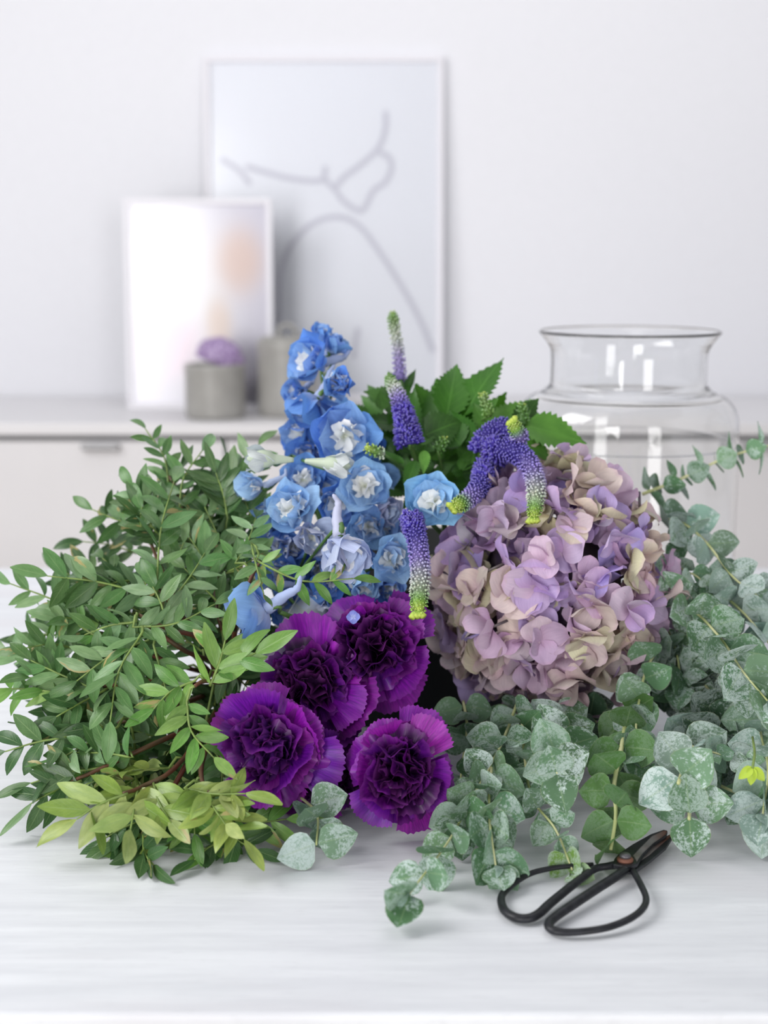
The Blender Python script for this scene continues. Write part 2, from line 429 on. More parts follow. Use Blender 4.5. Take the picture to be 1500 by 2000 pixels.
def wc(u, v):
    c = srgb(222, 219, 232); g = lambda cx, cy, sx, sy: math.exp(-(((u - cx) / sx) ** 2 + ((v - cy) / sy) ** 2) ** 1.6)
    c = mixc(c, srgb(245, 243, 246), g(.35, .6, .45, .4)); c = mixc(c, srgb(232, 206, 196), g(.8, .72, .18, .17) * .9)
    c = mixc(c, srgb(236, 216, 204), g(.64, .40, .1, .14) * .9); c = mixc(c, srgb(238, 214, 230), g(.27, .3, .24, .17) * .9)
    return c
sx0, sx1 = P(244, 600, 2.81).x, P(532, 600, 2.81).x
framed('framed_picture', sx0, sx1, 2.80, .408, .06, 'small white framed pastel watercolour print in front of the large picture', .011, grid_print(wc))

# pots on the sideboard
def pot(px0, px1, ytop, Y, label, lid):
    c = P((px0 + px1) / 2, 800, Y); r = (px1 - px0) / 2 * Y / FPX * .99
    top = P(500, ytop, Y - r).z - SBZ
    root = thing('stoneware_pot', (c.x, Y, SBZ), label, 'pot', None); Wm = WM[root.name]
    pr = [(r * .9, 0), (r * .97, .006)]
    for k in range(1, 12): pr.append((r * (1.0 if k % 2 else .975), .006 + (top - .012) * k / 12))
    pr += [(r, top - .004), (r * .97, top), (r * .88, top), (r * .86, top - .01), (r * .86, .012), (0, .012)]
    link('body', lathe_geo(pr, 40), Wm, root, M_stone)
    if lid:
        link('lid', lathe_geo([(0, top + .006), (r * .85, top + .006), (r * .86, top), (r * .84, top - .004), (0, top - .004)], 40), Wm, root, M_stone)
        pts = [V((math.cos(a) * .017, 0, top + .013 + math.sin(a) * .016)) for a in [PI * 2 * i / 16 for i in range(17)]]
        v, f = tube_geo(pts, .004, 8); link('ring_handle', mesh_from(v, f), Wm, root, M_stone)
    return root, top, r, c
_, ptop, prad, pc = pot(361, 481, 715, 2.66, 'short ribbed grey stoneware pot with a purple crystal on it', False)
pot(503, 622, 668, 2.70, 'taller lidded grey stoneware pot half hidden by blue flowers', True)
bm = bmesh.new(); bmesh.ops.create_icosphere(bm, subdivisions=4, radius=1)
for v_ in bm.verts:
    p = v_.co.copy(); k = 1 + .10 * noise.noise(p * 2.3) + .05 * noise.noise(p * 7)
    v_.co = V((p.x * .045, p.y * .03, p.z * .036)) * k
    if v_.co.z < -.012: v_.co.z = -.012
me = bpy.data.meshes.new('amethyst'); bm.to_mesh(me); bm.free()
am = link('amethyst_crystal', me, Matrix.Translation((P(430, 700, 2.66).x, 2.66, SBZ + ptop + .012)) @ Matrix.Rotation(.35, 4, 'Y'), None, M_am)
tagm(am, 'purple amethyst crystal lying on the short grey pot', 'crystal')

# glass vase
VY = 1.40
vc = P(1222, 900, VY); mp = VY * math.cos(TH) / FPX * 1.02
def zz(py): return P(1222, py, VY).z - TZ
prof_o = [(0, .0), (206, .0), (214, .006), (217, .014), (217, zz(900)), (217, zz(860)), (215, zz(825)), (207, zz(795)), (190, zz(775)), (166, zz(763)), (153, zz(752)), (151, zz(738)), (151, zz(692)), (155, zz(676)), (166, zz(660)), (174, zz(650))]
po = [(r * mp, z) for r, z in prof_o]
po = [(po[0][0], po[0][1]), po[1], po[2], po[3]] + [(p.x, p.y) for p in catmull([V((a, b, 0)) for a, b in po[3:]], 8)[1:]]
th = .0022
inner = [(max(0, r - th), z + (0 if z > .03 else .008)) for r, z in po[4:]][::-1] + [(po[3][0] - th * 2, .014), (0, .010)]
prof = po + [(po[-1][0] + .0006, po[-1][1] + .0015), (po[-1][0] - th * .5, po[-1][1] + .0026)] + inner
vz = thing('glass_vase', (vc.x, VY, TZ), 'large clear glass vase with wide shoulders and flared neck behind the hydrangea', 'vase')
link('vase_body', lathe_geo(prof, 96), WM[vz.name], vz, M_glass)

# black tub behind the flowers
tbx = P(815, 1300, 1.26).x
tub = thing('black_tub', (tbx, 1.255, TZ), 'matte black plastic tub behind the carnations and below the hydrangea', 'tub')
link('tub_body', lathe_geo([(0, .0), (.126, .0), (.128, .003), (.131, .112), (.135, .115), (.135, .121), (.128, .121), (.124, .006), (0, .006)], 56), WM[tub.name], tub, M_black)

# ------------------------------------------------------------------ leaf shapes
def sheet(L, W, prof, bend=0., cup=0., wave=0., wn=3, serr=0., nu=6, nv=2, tip=0., ruf=0., seed=0, fan=False, tooth=0):
    """leaf or petal growing from the origin along +Y, face up +Z"""
    v = []; uv = []; f = []; rn = random.Random(seed); ph = rn.uniform(0, 6)
    for j in range(nu + 1):
        t = j / nu; hw = W / 2 * prof(t)
        for i in range(-nv, nv + 1):
            s = i / nv
            if fan:
                an = s * fan; rad = L * t * (1 + (-.10 * s * s)) + (rn.uniform(-tooth, tooth) * L if (j == nu) else 0)
                if j == nu and tooth: rad += (tooth * L * (1 if i % 2 else -1))
                x = math.sin(an) * rad; y = math.cos(an) * rad
                z = ruf * L * t ** 1.6 * (math.sin(s * wn + ph) + .5 * math.sin(s * wn * 2.3 + ph * 2)) 
            else:
                x = s * hw; y = L * t; z = 0
                if serr and abs(i) == nv and 0 < j < nu:
                    x *= 1 + serr * (1 if j % 2 else -.5); y += serr * L * .12 * (1 if j % 2 else 0)
            z += cup * (abs(s) ** 1.4) * (hw if not fan else L * t * .6)
            z += wave * L * math.sin(t * wn * 2 + ph + (PI * .6 if s > 0 else 0)) * abs(s)
            yy, zz_ = y, z
            if abs(bend) > 1e-4:
                a = bend * (y / L); r_ = L / bend
                yy = r_ * math.sin(a) - z * math.sin(a); zz_ = r_ * (1 - math.cos(a)) + z * math.cos(a)
            v.append((x, yy, zz_)); uv.append((.5 + s / 2, t))
    m = 2 * nv + 1
    for j in range(nu):
        for i in range(m - 1): f.append((j * m + i, j * m + i + 1, (j + 1) * m + i + 1, (j + 1) * m + i))
    return mesh_from(v, f, uv)
lance = lambda t: max(.03, math.sin(PI * min(1, t * .97 + .015) ** .9) ** .85)
ovate = lambda t: max(.04, (math.sin(PI * t ** .72) ** .75) if t < 1 else .04)
roundp = lambda t: max(.08, math.sin(PI * min(.999, t ** .85) * .97 + .03) ** .5)
obov = lambda t: max(.10, math.sin(PI * min(.985, t ** 1.25)) ** .55)
serrp = lambda t: max(.02, (math.sin(PI * t ** .62)) ** 1.0 * (1 - .15 * t))

LEAFLET = [sheet(1, .33 + .05 * (k % 2), lance, bend=b, cup=.25, wave=.02, nu=7, nv=1, seed=k) for k, b in enumerate((-.5, -.15, .25, -.9))]
LEAFLET_B = [sheet(1, .36, lance, bend=b, cup=.2, wave=.03, nu=7, nv=1, seed=k + 9) for k, b in enumerate((-.4, .1))]
for m_ in LEAFLET + LEAFLET_B: m_.materials.append(M_leaflet)
EUC = [sheet(1, .98, ovate, bend=b, cup=c_, wave=.03, nu=7, nv=3, seed=k) for k, (b, c_) in enumerate(((-.35, .15), (.3, .12), (-.1, .28), (.5, .05)))]
for m_ in EUC: m_.materials.append(M_euc)
VLEAF = [sheet(1, .50, serrp, bend=b * .6, cup=.22, wave=.02, serr=.16, nu=22, nv=2, seed=k) for k, b in enumerate((-.4, .2, -.8))]
for m_ in VLEAF: m_.materials.append(M_veron)
HYD = [sheet(1, w_ * 1.02, roundp, bend=b, cup=c_, wave=wv * 1.7, nu=7, nv=4, seed=k) for k, (b, c_, wv, w_) in enumerate(((.7, .2, .05, 1.15), (-.5, .15, .08, 1.2), (1.1, .1, .04, 1.05), (.1, -.2, .09, 1.25), (-.9, .1, .05, 1.1)))]
for m_ in HYD: m_.materials.append(M_hyd)
CARN_O = [sheet(1, 1, lambda t: t, bend=b, cup=c_, nu=8, nv=13, fan=fa, ruf=.045, wn=3.5, tooth=.016, seed=k) for k, (b, c_, fa) in enumerate(((-.3, .0, .52), (.2, .06, .60), (-.6, -.05, .45), (.45, .05, .66), (-.9, 0, .55)))]
CARN_M = [sheet(1, 1, lambda t: t, bend=b, cup=c_, nu=8, nv=12, fan=.78, ruf=.12, wn=5, tooth=.016, seed=k + 5) for k, (b, c_) in enumerate(((.2, .1), (-.5, -.1), (.9, .15), (-1.2, 0)))]
CARN_I = [sheet(1, 1, lambda t: t, bend=b, cup=c_, nu=9, nv=13, fan=.95, ruf=.20, wn=5.5, tooth=.012, seed=k + 11) for k, (b, c_) in enumerate(((.5, .25), (-.8, -.1), (1.4, .3), (-.1, .1), (2.0, .1)))]
for m_ in CARN_O + CARN_M + CARN_I: m_.materials.append(M_carn)
DEL = [sheet(1, w_ * 1.15, lambda t: max(.12, math.sin(PI * min(.97, t ** 1.1)) ** .6), bend=b * .8, cup=c_, wave=wv * 1.9, nu=7, nv=4, seed=k) for k, (b, c_, wv, w_) in enumerate(((.9, .25, .05, .85), (.5, .15, .07, .95), (1.3, .2, .05, .8), (.2, .3, .08, .9)))]
for m_ in DEL: m_.materials.append(M_delph)
BEE = [sheet(1, w_, obov, bend=b, cup=-.3, wave=.16, nu=6, nv=3, seed=k) for k, (b, w_) in enumerate(((1.0, .6), (-.4, .7), (.4, .65)))]
for m_ in BEE: m_.materials.append(M_bee)

# ------------------------------------------------------------------ leafy branches on the left
GREEN = [srgb(112, 148, 94), srgb(94, 134, 78), srgb(130, 162, 116), srgb(84, 122, 66)]
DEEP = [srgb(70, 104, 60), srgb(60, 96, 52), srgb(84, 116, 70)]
LIME = [srgb(158, 178, 92), srgb(140, 166, 78), srgb(168, 184, 112)]
FRESH = [srgb(112, 158, 72), srgb(96, 144, 66), srgb(130, 168, 86)]
TONES = dict(g=GREEN, d=DEEP, l=LIME, f=FRESH)
def pinnate(branch, path_pts, base, tip, n=5, tone='g', size=.026, face=None, curl=0.0, broad=False, rn=R, up=None):
    """a feathered leaf: stalk (part) with leaflets (sub-parts); grows off the nearest point of the branch"""
    near = min(path_pts, key=lambda q: (q - base).length)
    d = tip - base; L = d.length
    nrm = face if face is not None else (tocam(base) + rv(.45, rn) + V((0, 0, .35))).normalized()
    side = d.cross(nrm).normalized()
    mid = base.lerp(tip, .5) + side * L * curl + nrm * L * rn.uniform(-.02, .08)
    pts = catmull([base, mid, tip], 5)
    full = ([near, near.lerp(base, .5) + V((0, 0, .004))] if (near - base).length > .006 else []) + pts
    st = tube('leaf_stalk', full, lambda t: .0011 - .0006 * t, branch, M_rachis, 5)
    stw = WM[st.name]
    shapes = LEAFLET_B if broad else LEAFLET
    m = len(pts) - 1
    for k in range(n):
        for sgn in (-1, 1):
            t = .06 + .84 * (k + (.12 if sgn > 0 else 0)) / max(1, n - .3)
            i = min(m - 1, int(t * m)); fr = t * m - i
            p = pts[i].lerp(pts[i + 1], fr); tg = (pts[i + 1] - pts[i]).normalized()
            sd = tg.cross(nrm).normalized() * sgn
            a = math.radians(rn.uniform(38, 66))
            ld = (tg * math.cos(a) + sd * math.sin(a) + nrm * rn.uniform(-.25, .35) + rv(.09, rn)).normalized()
            ln = (nrm + rv(.35, rn))
            s = size * (1 - .35 * abs(t - .45)) * rn.uniform(.85, 1.15)
            e = p + ld * s
            if e.z < TZ + .002: ld.z += (TZ + .004 - e.z) / s; ld.normalize()
            link('leaflet', rn.choice(shapes), frame(p, ld, ln, s), st, col=jit(rn.choice(TONES[tone]), .15, .06, rn))
    tg = (pts[-1] - pts[-2]).normalized()
    link('leaflet', rn.choice(shapes), frame(pts[-1], tg + rv(.12, rn), nrm + rv(.3, rn), size * .95), st, col=jit(rn.choice(TONES[tone]), .12, .05, rn))

HUB = [P(455, 1360, 1.12), P(470, 1330, 1.14), P(440, 1400, 1.08), P(480, 1300, 1.15)]
# branch: way points (px, py, back), then pinnate leaves (bx,by,back, tx,ty,back, pairs, tone, curl)
BR = [
 ('tallest leafy branch, its feathered tip standing above the sideboard edge at upper left', [(400, 1180, .07), (372, 1060, .04), (345, 960, .03), (330, 930, .03)],
  [(330, 960, .03, 284, 838, .03, 6, 'g', .08, .022), (350, 1000, .02, 395, 880, .03, 4, 'g', -.1, .027), (372, 1060, .03, 440, 960, .04, 4, 'd', .05, .027)]),
 ('leafy branch leaning right with upright leaflets beside the pale blue buds', [(420, 1180, .09), (415, 1080, .07), (400, 1000, .06), (430, 950, .06)],
  [(400, 985, .06, 505, 870, .05, 5, 'g', .06, .029), (420, 1040, .06, 480, 960, .05, 4, 'g', 0, .026), (410, 1090, .05, 470, 1010, .03, 4, 'g', .05, .026), (430, 1000, .08, 440, 895, .09, 4, 'd', 0, .027)]),
 ('leafy branch with a long straight green stalk rising in the middle of the leafy heap', [(400, 1250, .03), (350, 1200, .0), (310, 1150, -.02)],
  [(305, 1165, -.03, 340, 940, -.01, 6, 'g', -.05, .031), (330, 1180, -.02, 400, 1080, -.02, 4, 'g', .05, .027)]),
 ('leafy branch bending up and out to the upper left with spaced leaflets', [(380, 1230, .07), (320, 1120, .06), (290, 1050, .05)],
  [(300, 1030, .05, 180, 995, .05, 4, 'g', -.05, .027), (310, 1080, .06, 220, 1010, .07, 4, 'd', .05, .027), (300, 1060, .08, 260, 960, .08, 4, 'd', .05, .025)]),
 ('leafy branch pointing left whose end leaflet stands up over the table edge', [(370, 1270, .05), (320, 1210, .02), (290, 1170, .0)],
  [(285, 1160, -.01, 92, 1125, -.02, 6, 'g', .03, .030), (320, 1210, .02, 200, 1090, .04, 5, 'd', 0, .027), (340, 1220, .03, 230, 1150, .02, 5, 'g', 0, .027)]),
 ('leafy branch curving far left with leaflets in front of the bare table', [(350, 1300, .05), (250, 1260, .03), (190, 1240, .02)],
  [(200, 1240, .02, 20, 1140, .02, 6, 'g', .06, .025), (190, 1245, .01, 90, 1190, .03, 4, 'f', .03, .024), (250, 1260, .02, 150, 1150, .04, 5, 'd', .0, .026)]),
 ('leafy branch with a red brown stalk arching across the middle of the heap', [(400, 1260, .0), (330, 1230, -.03), (270, 1200, -.04)],
  [(260, 1225, -.04, 420, 1180, -.05, 6, 'g', .14, .024), (265, 1215, -.04, 165, 1240, -.03, 4, 'g', .06, .026), (330, 1240, -.03, 290, 1130, -.03, 4, 'g', .05, .026)]),
 ('leafy branch hanging forward with a long pale stalk down the front of the heap', [(380, 1280, .0), (300, 1230, -.03), (280, 1235, -.04)],
  [(278, 1235, -.05, 215, 1410, -.05, 6, 'g', .08, .029), (300, 1260, -.03, 330, 1370, -.04, 4, 'g', 0, .025), (290, 1250, -.03, 150, 1330, -.02, 5, 'g', .05, .027)]),
 ('leafy branch reaching the left edge of the picture with a forked leafy end', [(350, 1330, .05), (200, 1340, .02), (110, 1350, .01)],
  [(120, 1355, .0, -10, 1345, .0, 4, 'f', .04, .025), (140, 1340, .01, 10, 1265, .02, 4, 'g', .04, .030), (180, 1345, .0, 60, 1290, .0, 4, 'g', 0, .028), (210, 1345, .02, 110, 1400, .0, 5, 'd', 0, .027)]),
 ('leafy branch low on the left with one long leaf shading the table', [(340, 1380, .03), (200, 1420, .02), (120, 1440, .01)],
  [(130, 1440, .0, 10, 1468, .0, 3, 'd', .02, .030), (200, 1420, .0, 80, 1420, .01, 5, 'd', .03, .027), (230, 1420, .0, 120, 1480, .0, 5, 'g', .03, .027)]),
 ('leafy branch lying on the table with dark leaflets at its lower left end', [(330, 1440, .01), (200, 1500, .0), (130, 1530, .0)],
  [(160, 1525, -.0, 60, 1570, .0, 3, 'd', .04, .030), (200, 1500, .0, 60, 1530, .0, 3, 'd', .05, .028), (260, 1480, -.01, 150, 1470, .0, 5, 'g', .03, .027)]),
 ('yellow green leafy branch spread over the table at the lower left', [(360, 1480, -.0), (280, 1535, -.02), (240, 1550, -.03)],
  [(250, 1550, -.03, 150, 1600, -.03, 3, 'l', .05, .033), (270, 1535, -.02, 255, 1620, -.04, 3, 'l', .0, .034), (300, 1530, -.02, 330, 1600, -.03, 3, 'l', .05, .030), (330, 1500, .0, 200, 1520, -.01, 4, 'l', .03, .028)]),
 ('leafy sprig hanging down to the table below the yellow green leaves', [(360, 1500, .0), (310, 1600, .0), (285, 1640, .0)],
  [(280, 1630, .0, 300, 1690, .0, 3, 'd', .05, .026), (300, 1600, .0, 200, 1640, .0, 4, 'd', .05, .025), (330, 1560, .02, 260, 1640, .02, 4, 'd', 0, .026)]),
 ('yellow green leafy branch drooping in front of the left carnation', [(400, 1470, .0), (400, 1540, -.03), (430, 1545, -.04)],
  [(360, 1540, -.03, 480, 1550, -.05, 5, 'l', .08, .028), (400, 1545, -.03, 440, 1610, -.05, 4, 'l', .03, .026), (430, 1550, -.04, 478, 1640, -.04, 4, 'l', .05, .026), (380, 1540, -.02, 380, 1630, -.02, 4, 'f', 0, .026)]),
 ('leafy sprig with dark leaflets flat on the table below the left carnation', [(430, 1500, .03), (440, 1590, .02), (430, 1640, .0)],
  [(440, 1640, .0, 380, 1680, .0, 3, 'd', .05, .024), (440, 1620, .0, 500, 1660, .0, 3, 'd', .05, .025), (450, 1600, .0, 560, 1600, .0, 3, 'f', .05, .029)]),
 ('fresh green leafy branch curving in front of the heap beside the carnations', [(440, 1330, .0), (400, 1330, -.05), (380, 1340, -.06)],
  [(365, 1370, -.05, 418, 1480, -.05, 5, 'f', .14, .024), (410, 1340, -.05, 440, 1250, -.07, 3, 'f', .05, .031), (380, 1330, -.05, 300, 1385, -.05, 4, 'f', .1, .024), (420, 1310, -.05, 500, 1275, -.07, 2, 'f', .05, .034)]),
 ('thin leafy sprig arching across the lower blue flowers', [(460, 1220, .0), (490, 1130, -.02), (510, 1095, -.03)],
  [(500, 1095, -.04, 690, 1130, -.05, 5, 'f', .12, .022), (490, 1060, -.03, 515, 1160, -.05, 4, 'g', .03, .022), (460, 1100, -.02, 500, 1010, -.01, 4, 'g', .05, .024), (440, 1120, .0, 500, 1090, -.02, 3, 'g', .0, .023)]),
 ('leafy branch buried in the centre of the heap close to the blue flowers', [(440, 1250, .05), (420, 1150, .03), (440, 1060, .03)],
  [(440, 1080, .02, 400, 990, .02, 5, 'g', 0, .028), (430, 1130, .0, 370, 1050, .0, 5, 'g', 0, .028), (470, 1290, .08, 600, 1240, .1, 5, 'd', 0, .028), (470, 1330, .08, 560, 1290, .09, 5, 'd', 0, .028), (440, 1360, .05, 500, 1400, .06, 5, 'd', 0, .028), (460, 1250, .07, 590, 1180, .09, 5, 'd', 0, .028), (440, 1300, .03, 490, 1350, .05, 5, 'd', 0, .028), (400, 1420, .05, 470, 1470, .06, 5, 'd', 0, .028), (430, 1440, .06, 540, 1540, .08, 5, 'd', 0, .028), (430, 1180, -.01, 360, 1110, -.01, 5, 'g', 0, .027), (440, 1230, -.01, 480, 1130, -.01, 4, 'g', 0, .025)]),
]
paths = []
for bi, (label, wps, pins) in enumerate(BR):
    rn = random.Random(100 + bi)
    h = HUB[bi % 4]
    root = thing('leafy_branch', h, label, 'branch', 'leafy green branches heaped on the left')
    pts = catmull([h] + [S(*q) for q in wps], 5)
    tube('stem', pts, lambda t: .0022 - .0010 * t, root, M_wood, 6)
    paths.append((root, pts))
    for (bx, by, bb, tx, ty, tbk, n, tone, curl, size) in pins:
        pinnate(root, pts, S(bx, by, bb), S(tx, ty, tbk), n, tone, size, curl=curl, broad=(tone == 'l'), rn=rn)
# fill of the heap: feathered leaves inside its outline, each on the nearest branch
import bisect
def inside_heap(x, y):
    ys = [925, 945, 1000, 1080, 1150, 1250, 1350, 1450, 1520, 1600, 1660]
    x0 = [330, 240, 190, 160, 110, 60, 60, 110, 130, 160, 240]
    x1 = [420, 470, 500, 510, 490, 480, 480, 420, 450, 480, 480]
    if y < ys[0] or y > ys[-1]: return False
    i = min(len(ys) - 2, bisect.bisect(ys, y) - 1); f = (y - ys[i]) / (ys[i + 1] - ys[i])
    return x0[i] + (x0[i + 1] - x0[i]) * f < x < x1[i] + (x1[i + 1] - x1[i]) * f
rf = random.Random(5)
cnt = 0; tries = 0
while cnt < 98 and tries < 5000:
    tries += 1
    x = rf.uniform(60, 500); y = rf.uniform(880, 1640)
    if not inside_heap(x, y): continue
    dx, dy = x - 470, y - 1340; dl = math.hypot(dx, dy) or 1
    L = rf.uniform(70, 110); a = rf.gauss(0, .6)
    ux, uy = dx / dl, dy / dl; ux, uy = ux * math.cos(a) - uy * math.sin(a), ux * math.sin(a) + uy * math.cos(a)
    if not inside_heap(x + ux * L * .8, y + uy * L * .8): continue
    bk = rf.uniform(.015, .12) if cnt > 25 else rf.uniform(-.01, .03)
    base = S(x, y, bk + .02); tip = S(x + ux * L, y + uy * L, bk)
    root, pts = min(paths, key=lambda q: min((z - base).length for z in q[1]))
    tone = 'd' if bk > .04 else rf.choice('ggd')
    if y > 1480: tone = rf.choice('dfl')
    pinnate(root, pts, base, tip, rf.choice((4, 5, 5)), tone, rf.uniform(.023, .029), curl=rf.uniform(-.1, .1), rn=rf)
    cnt += 1

# ------------------------------------------------------------------ eucalyptus
E_G = [srgb(100, 136, 102), srgb(84, 120, 84), srgb(116, 150, 116)]
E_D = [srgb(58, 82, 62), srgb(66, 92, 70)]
E_F = [srgb(84, 122, 66), srgb(92, 130, 74)]
E_P = [srgb(134, 160, 146), srgb(148, 172, 160), srgb(112, 142, 116)]
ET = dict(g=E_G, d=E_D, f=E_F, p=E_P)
def eucalyptus(label, pts2, n, s0, s1, tone='g', ang=62, roll=0.0, wax=1.0, seed=0, tipcol=None, start=.06, end=1.0, rr=.0012, cut=None, flat=False, hang=0, edge=False):
    rn = random.Random(900 + seed)
    way = [S(*q) for q in pts2]; n = max(n + 1, int(n * 1.35)) if n > 3 else n; s0 *= 1.12; s1 *= 1.1; root = thing('eucalyptus_sprig', way[0], label, 'eucalyptus', 'eucalyptus sprigs spread on the right')
    pts = catmull(way, 8); m = len(pts) - 1
    tube('stem', pts, lambda t: rr * (1 - .45 * t), root, M_eucstem, 7)
    ref = V((0, 0, 1))
    for k in range(n):
        u = start + (end - start) * k / max(1, n - 1); i = min(m - 1, int(u * m)); p = pts[i].lerp(pts[i + 1], u * m - i)
        tg = (pts[min(m, i + 1)] - pts[i]).normalized()
        a1 = tg.cross(ref); a1 = a1.normalized() if a1.length > .05 else tg.orthogonal().normalized()
        a2 = tg.cross(a1)
        ro = roll + (PI / 2 if k % 2 else 0) + rn.gauss(0, .2)
        s = (s0 + (s1 - s0) * u) * rn.uniform(.9, 1.1)
        for sg in (1, -1):
            perp = (a1 * math.cos(ro) + a2 * math.sin(ro)) * sg
            al = math.radians(ang + rn.gauss(0, 9) - (25 * max(0, u - .85) / .15 if end >= 1 else 0))
            d = perp * math.sin(al) + tg * math.cos(al) + rv(.08, rn); nn = tg * math.sin(al) - perp * math.cos(al)
            # leaves turn their faces a little to the light
            tcm = tocam(p)
            if d.dot(tcm) > .45: d = (d * .55 + tg * .75).normalized() if tg.dot(tcm) < .6 else d
            if nn.dot(tcm) < -.1 and not edge: nn = -nn
            if not edge: nn = nn + tcm * (.9 if not flat else .6) + V((-.15, -.2, .35)) * (1.0 if flat else .5) + rv(.15, rn)
            if hang: d.z -= hang
            d.normalize(); e = p + d * s
            if e.z < TZ + .003: d.z += (TZ + .005 - e.z) / s; d.normalize()
            c = jit(rn.choice(ET[tone]), .12, .05, rn)
            if tipcol and u > .8: c = tipcol
            o = link('leaf', rn.choice(EUC), frame(p + d * .0012, d, nn, s), root, col=c)
            o.color = (*c, wax * rn.choice((.5, .75, .9, 1.0)))
    # growing tip
    if end >= 1.0 and cut is None:
        tg = (pts[-1] - pts[-3]).normalized()
        for sg in (1, -1):
            d = tg + tg.orthogonal().normalized() * .5 * sg
            o = link('leaf', EUC[2], frame(pts[-1], d, tg.orthogonal() * -sg, s1 * .5), root, col=tipcol or E_P[0]); o.color[3] = .5
    return root
eucalyptus('eucalyptus sprig hanging beside the right carnation, dark green and half shaded', [(905, 1370, .06), (912, 1420, .05), (905, 1480, .04), (895, 1560, .03)], 5, .021, .018, 'g', 75, .4, .6, 1)
eucalyptus('longest eucalyptus sprig whose tip rests lowest on the table near the centre', [(1015, 1360, .05), (985, 1440, .02), (955, 1500, .0), (915, 1570, -.02), (878, 1640, -.03), (800, 1745, -.045, .018)], 11, .0215, .021, 'g', 58, .3, .9, 2)
eucalyptus('eucalyptus sprig ending in a yellow green shoot just above the scissors handle', [(1020, 1400, .03), (1025, 1480, .01), (1040, 1560, .0), (1085, 1620, -.02, .012), (1118, 1700, -.02, .006)], 8, .021, .015, 'g', 60, .8, .8, 3, tipcol=srgb(120, 156, 76))
eucalyptus('eucalyptus sprig with large hanging leaves whose end touches the scissors handle', [(960, 1500, .0), (955, 1570, -.02), (958, 1620, -.03, .03), (968, 1690, -.035, .012)], 6, .026, .022, 'g', 52, .1, .75, 4)
eucalyptus('eucalyptus sprig pointing straight forward as a frosted rosette under the hydrangea', [(1090, 1400, .06), (1090, 1450, .02), (1088, 1510, -.05)], 6, .024, .024, 'g', 78, .6, 1.0, 5, cut=True)
eucalyptus('plain green eucalyptus sprig with cut brown stem end left of the scissor blades', [(1225, 1380, .03), (1218, 1440, .0), (1200, 1530, -.015), (1203, 1590, -.02, .012), (1193, 1660, -.02, .006)], 6, .024, .024, 'f', 70, .2, .15, 6, cut=True, end=.92, rr=.002, flat=True)
eucalyptus('eucalyptus sprig tucked below the right side of the hydrangea head', [(1300, 1240, .05), (1262, 1310, .02), (1245, 1390, .0), (1242, 1440, .0), (1240, 1480, .0)], 7, .023, .019, 'g', 62, .5, .9, 7)
eucalyptus('palest eucalyptus sprig, large blue grey leaves around a cut stem facing forward', [(1370, 1400, .05), (1345, 1470, .01), (1325, 1530, -.05)], 4, .029, .029, 'p', 80, .7, 1.0, 8, cut=True, end=.9, rr=.0022)
eucalyptus('eucalyptus sprig of three round leaves lying on the table under the palest sprig', [(1350, 1540, .03), (1348, 1570, .0, .03), (1346, 1600, -.03, .012)], 2, .023, .023, 'g', 82, .1, .9, 9, cut=True, start=.5, end=.85, rr=.002)
eucalyptus('thin eucalyptus sprig crossing in front of the vase with narrow edge-on leaves', [(1255, 965, .08), (1330, 935, .08), (1420, 893, .07), (1510, 868, .06)], 8, .018, .018, 'g', 80, 1.35, .8, 10, rr=.0016, edge=True)
eucalyptus('eucalyptus sprig rising right of the hydrangea, frosted leaves in front of the vase', [(1270, 1010, .08), (1330, 1020, .06), (1380, 1060, .04), (1430, 1125, .03), (1475, 1160, .03), (1520, 1200, .03)], 9, .024, .021, 'p', 66, .4, 1.0, 11)
eucalyptus('frosted eucalyptus sprig with broad leaves arching over the right side of the heap', [(1290, 1180, .06), (1350, 1190, .02), (1410, 1250, -.02), (1450, 1310, -.04), (1500, 1370, -.05)], 9, .026, .026, 'g', 60, .3, .95, 12)
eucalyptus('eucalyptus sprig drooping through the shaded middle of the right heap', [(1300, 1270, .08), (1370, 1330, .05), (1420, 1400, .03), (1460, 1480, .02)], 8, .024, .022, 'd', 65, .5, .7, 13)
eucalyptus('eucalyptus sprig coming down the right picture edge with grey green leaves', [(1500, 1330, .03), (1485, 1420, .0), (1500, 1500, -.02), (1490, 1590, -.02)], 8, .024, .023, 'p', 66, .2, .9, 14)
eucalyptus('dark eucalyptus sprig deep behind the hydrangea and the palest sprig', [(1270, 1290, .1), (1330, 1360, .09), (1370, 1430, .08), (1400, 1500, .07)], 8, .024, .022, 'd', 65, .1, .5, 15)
eucalyptus('small separate eucalyptus sprig lying in front of the carnations', [(545, 1530, .03), (597, 1565, .0, .022), (620, 1595, -.01, .02), (618, 1650, -.02, .012)], 3, .021, .022, 'p', 72, .6, .9, 16, start=.4, end=.98, cut=True)
eucalyptus('fine eucalyptus side shoot with small leaves pointing right near the yellow bud', [(1310, 1445, .03), (1360, 1460, .0), (1450, 1485, -.01)], 6, .014, .013, 'p', 60, .4, .9, 17, rr=.001)
eucalyptus('eucalyptus sprig resting on the table at the right edge with hanging round leaves', [(1340, 1500, .04), (1430, 1545, .01), (1475, 1555, .0, .03), (1530, 1560, .0, .03)], 5, .025, .024, 'g', 75, .9, .8, 18, hang=.3)
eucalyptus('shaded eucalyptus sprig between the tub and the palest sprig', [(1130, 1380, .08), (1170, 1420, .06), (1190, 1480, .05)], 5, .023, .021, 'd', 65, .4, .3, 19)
eucalyptus('eucalyptus sprig with dark hanging leaves under the frosted arching sprig', [(1390, 1290, .06), (1410, 1360, .04), (1400, 1440, .02), (1390, 1490, .02)], 7, .025, .023, 'd', 68, .9, .6, 20)
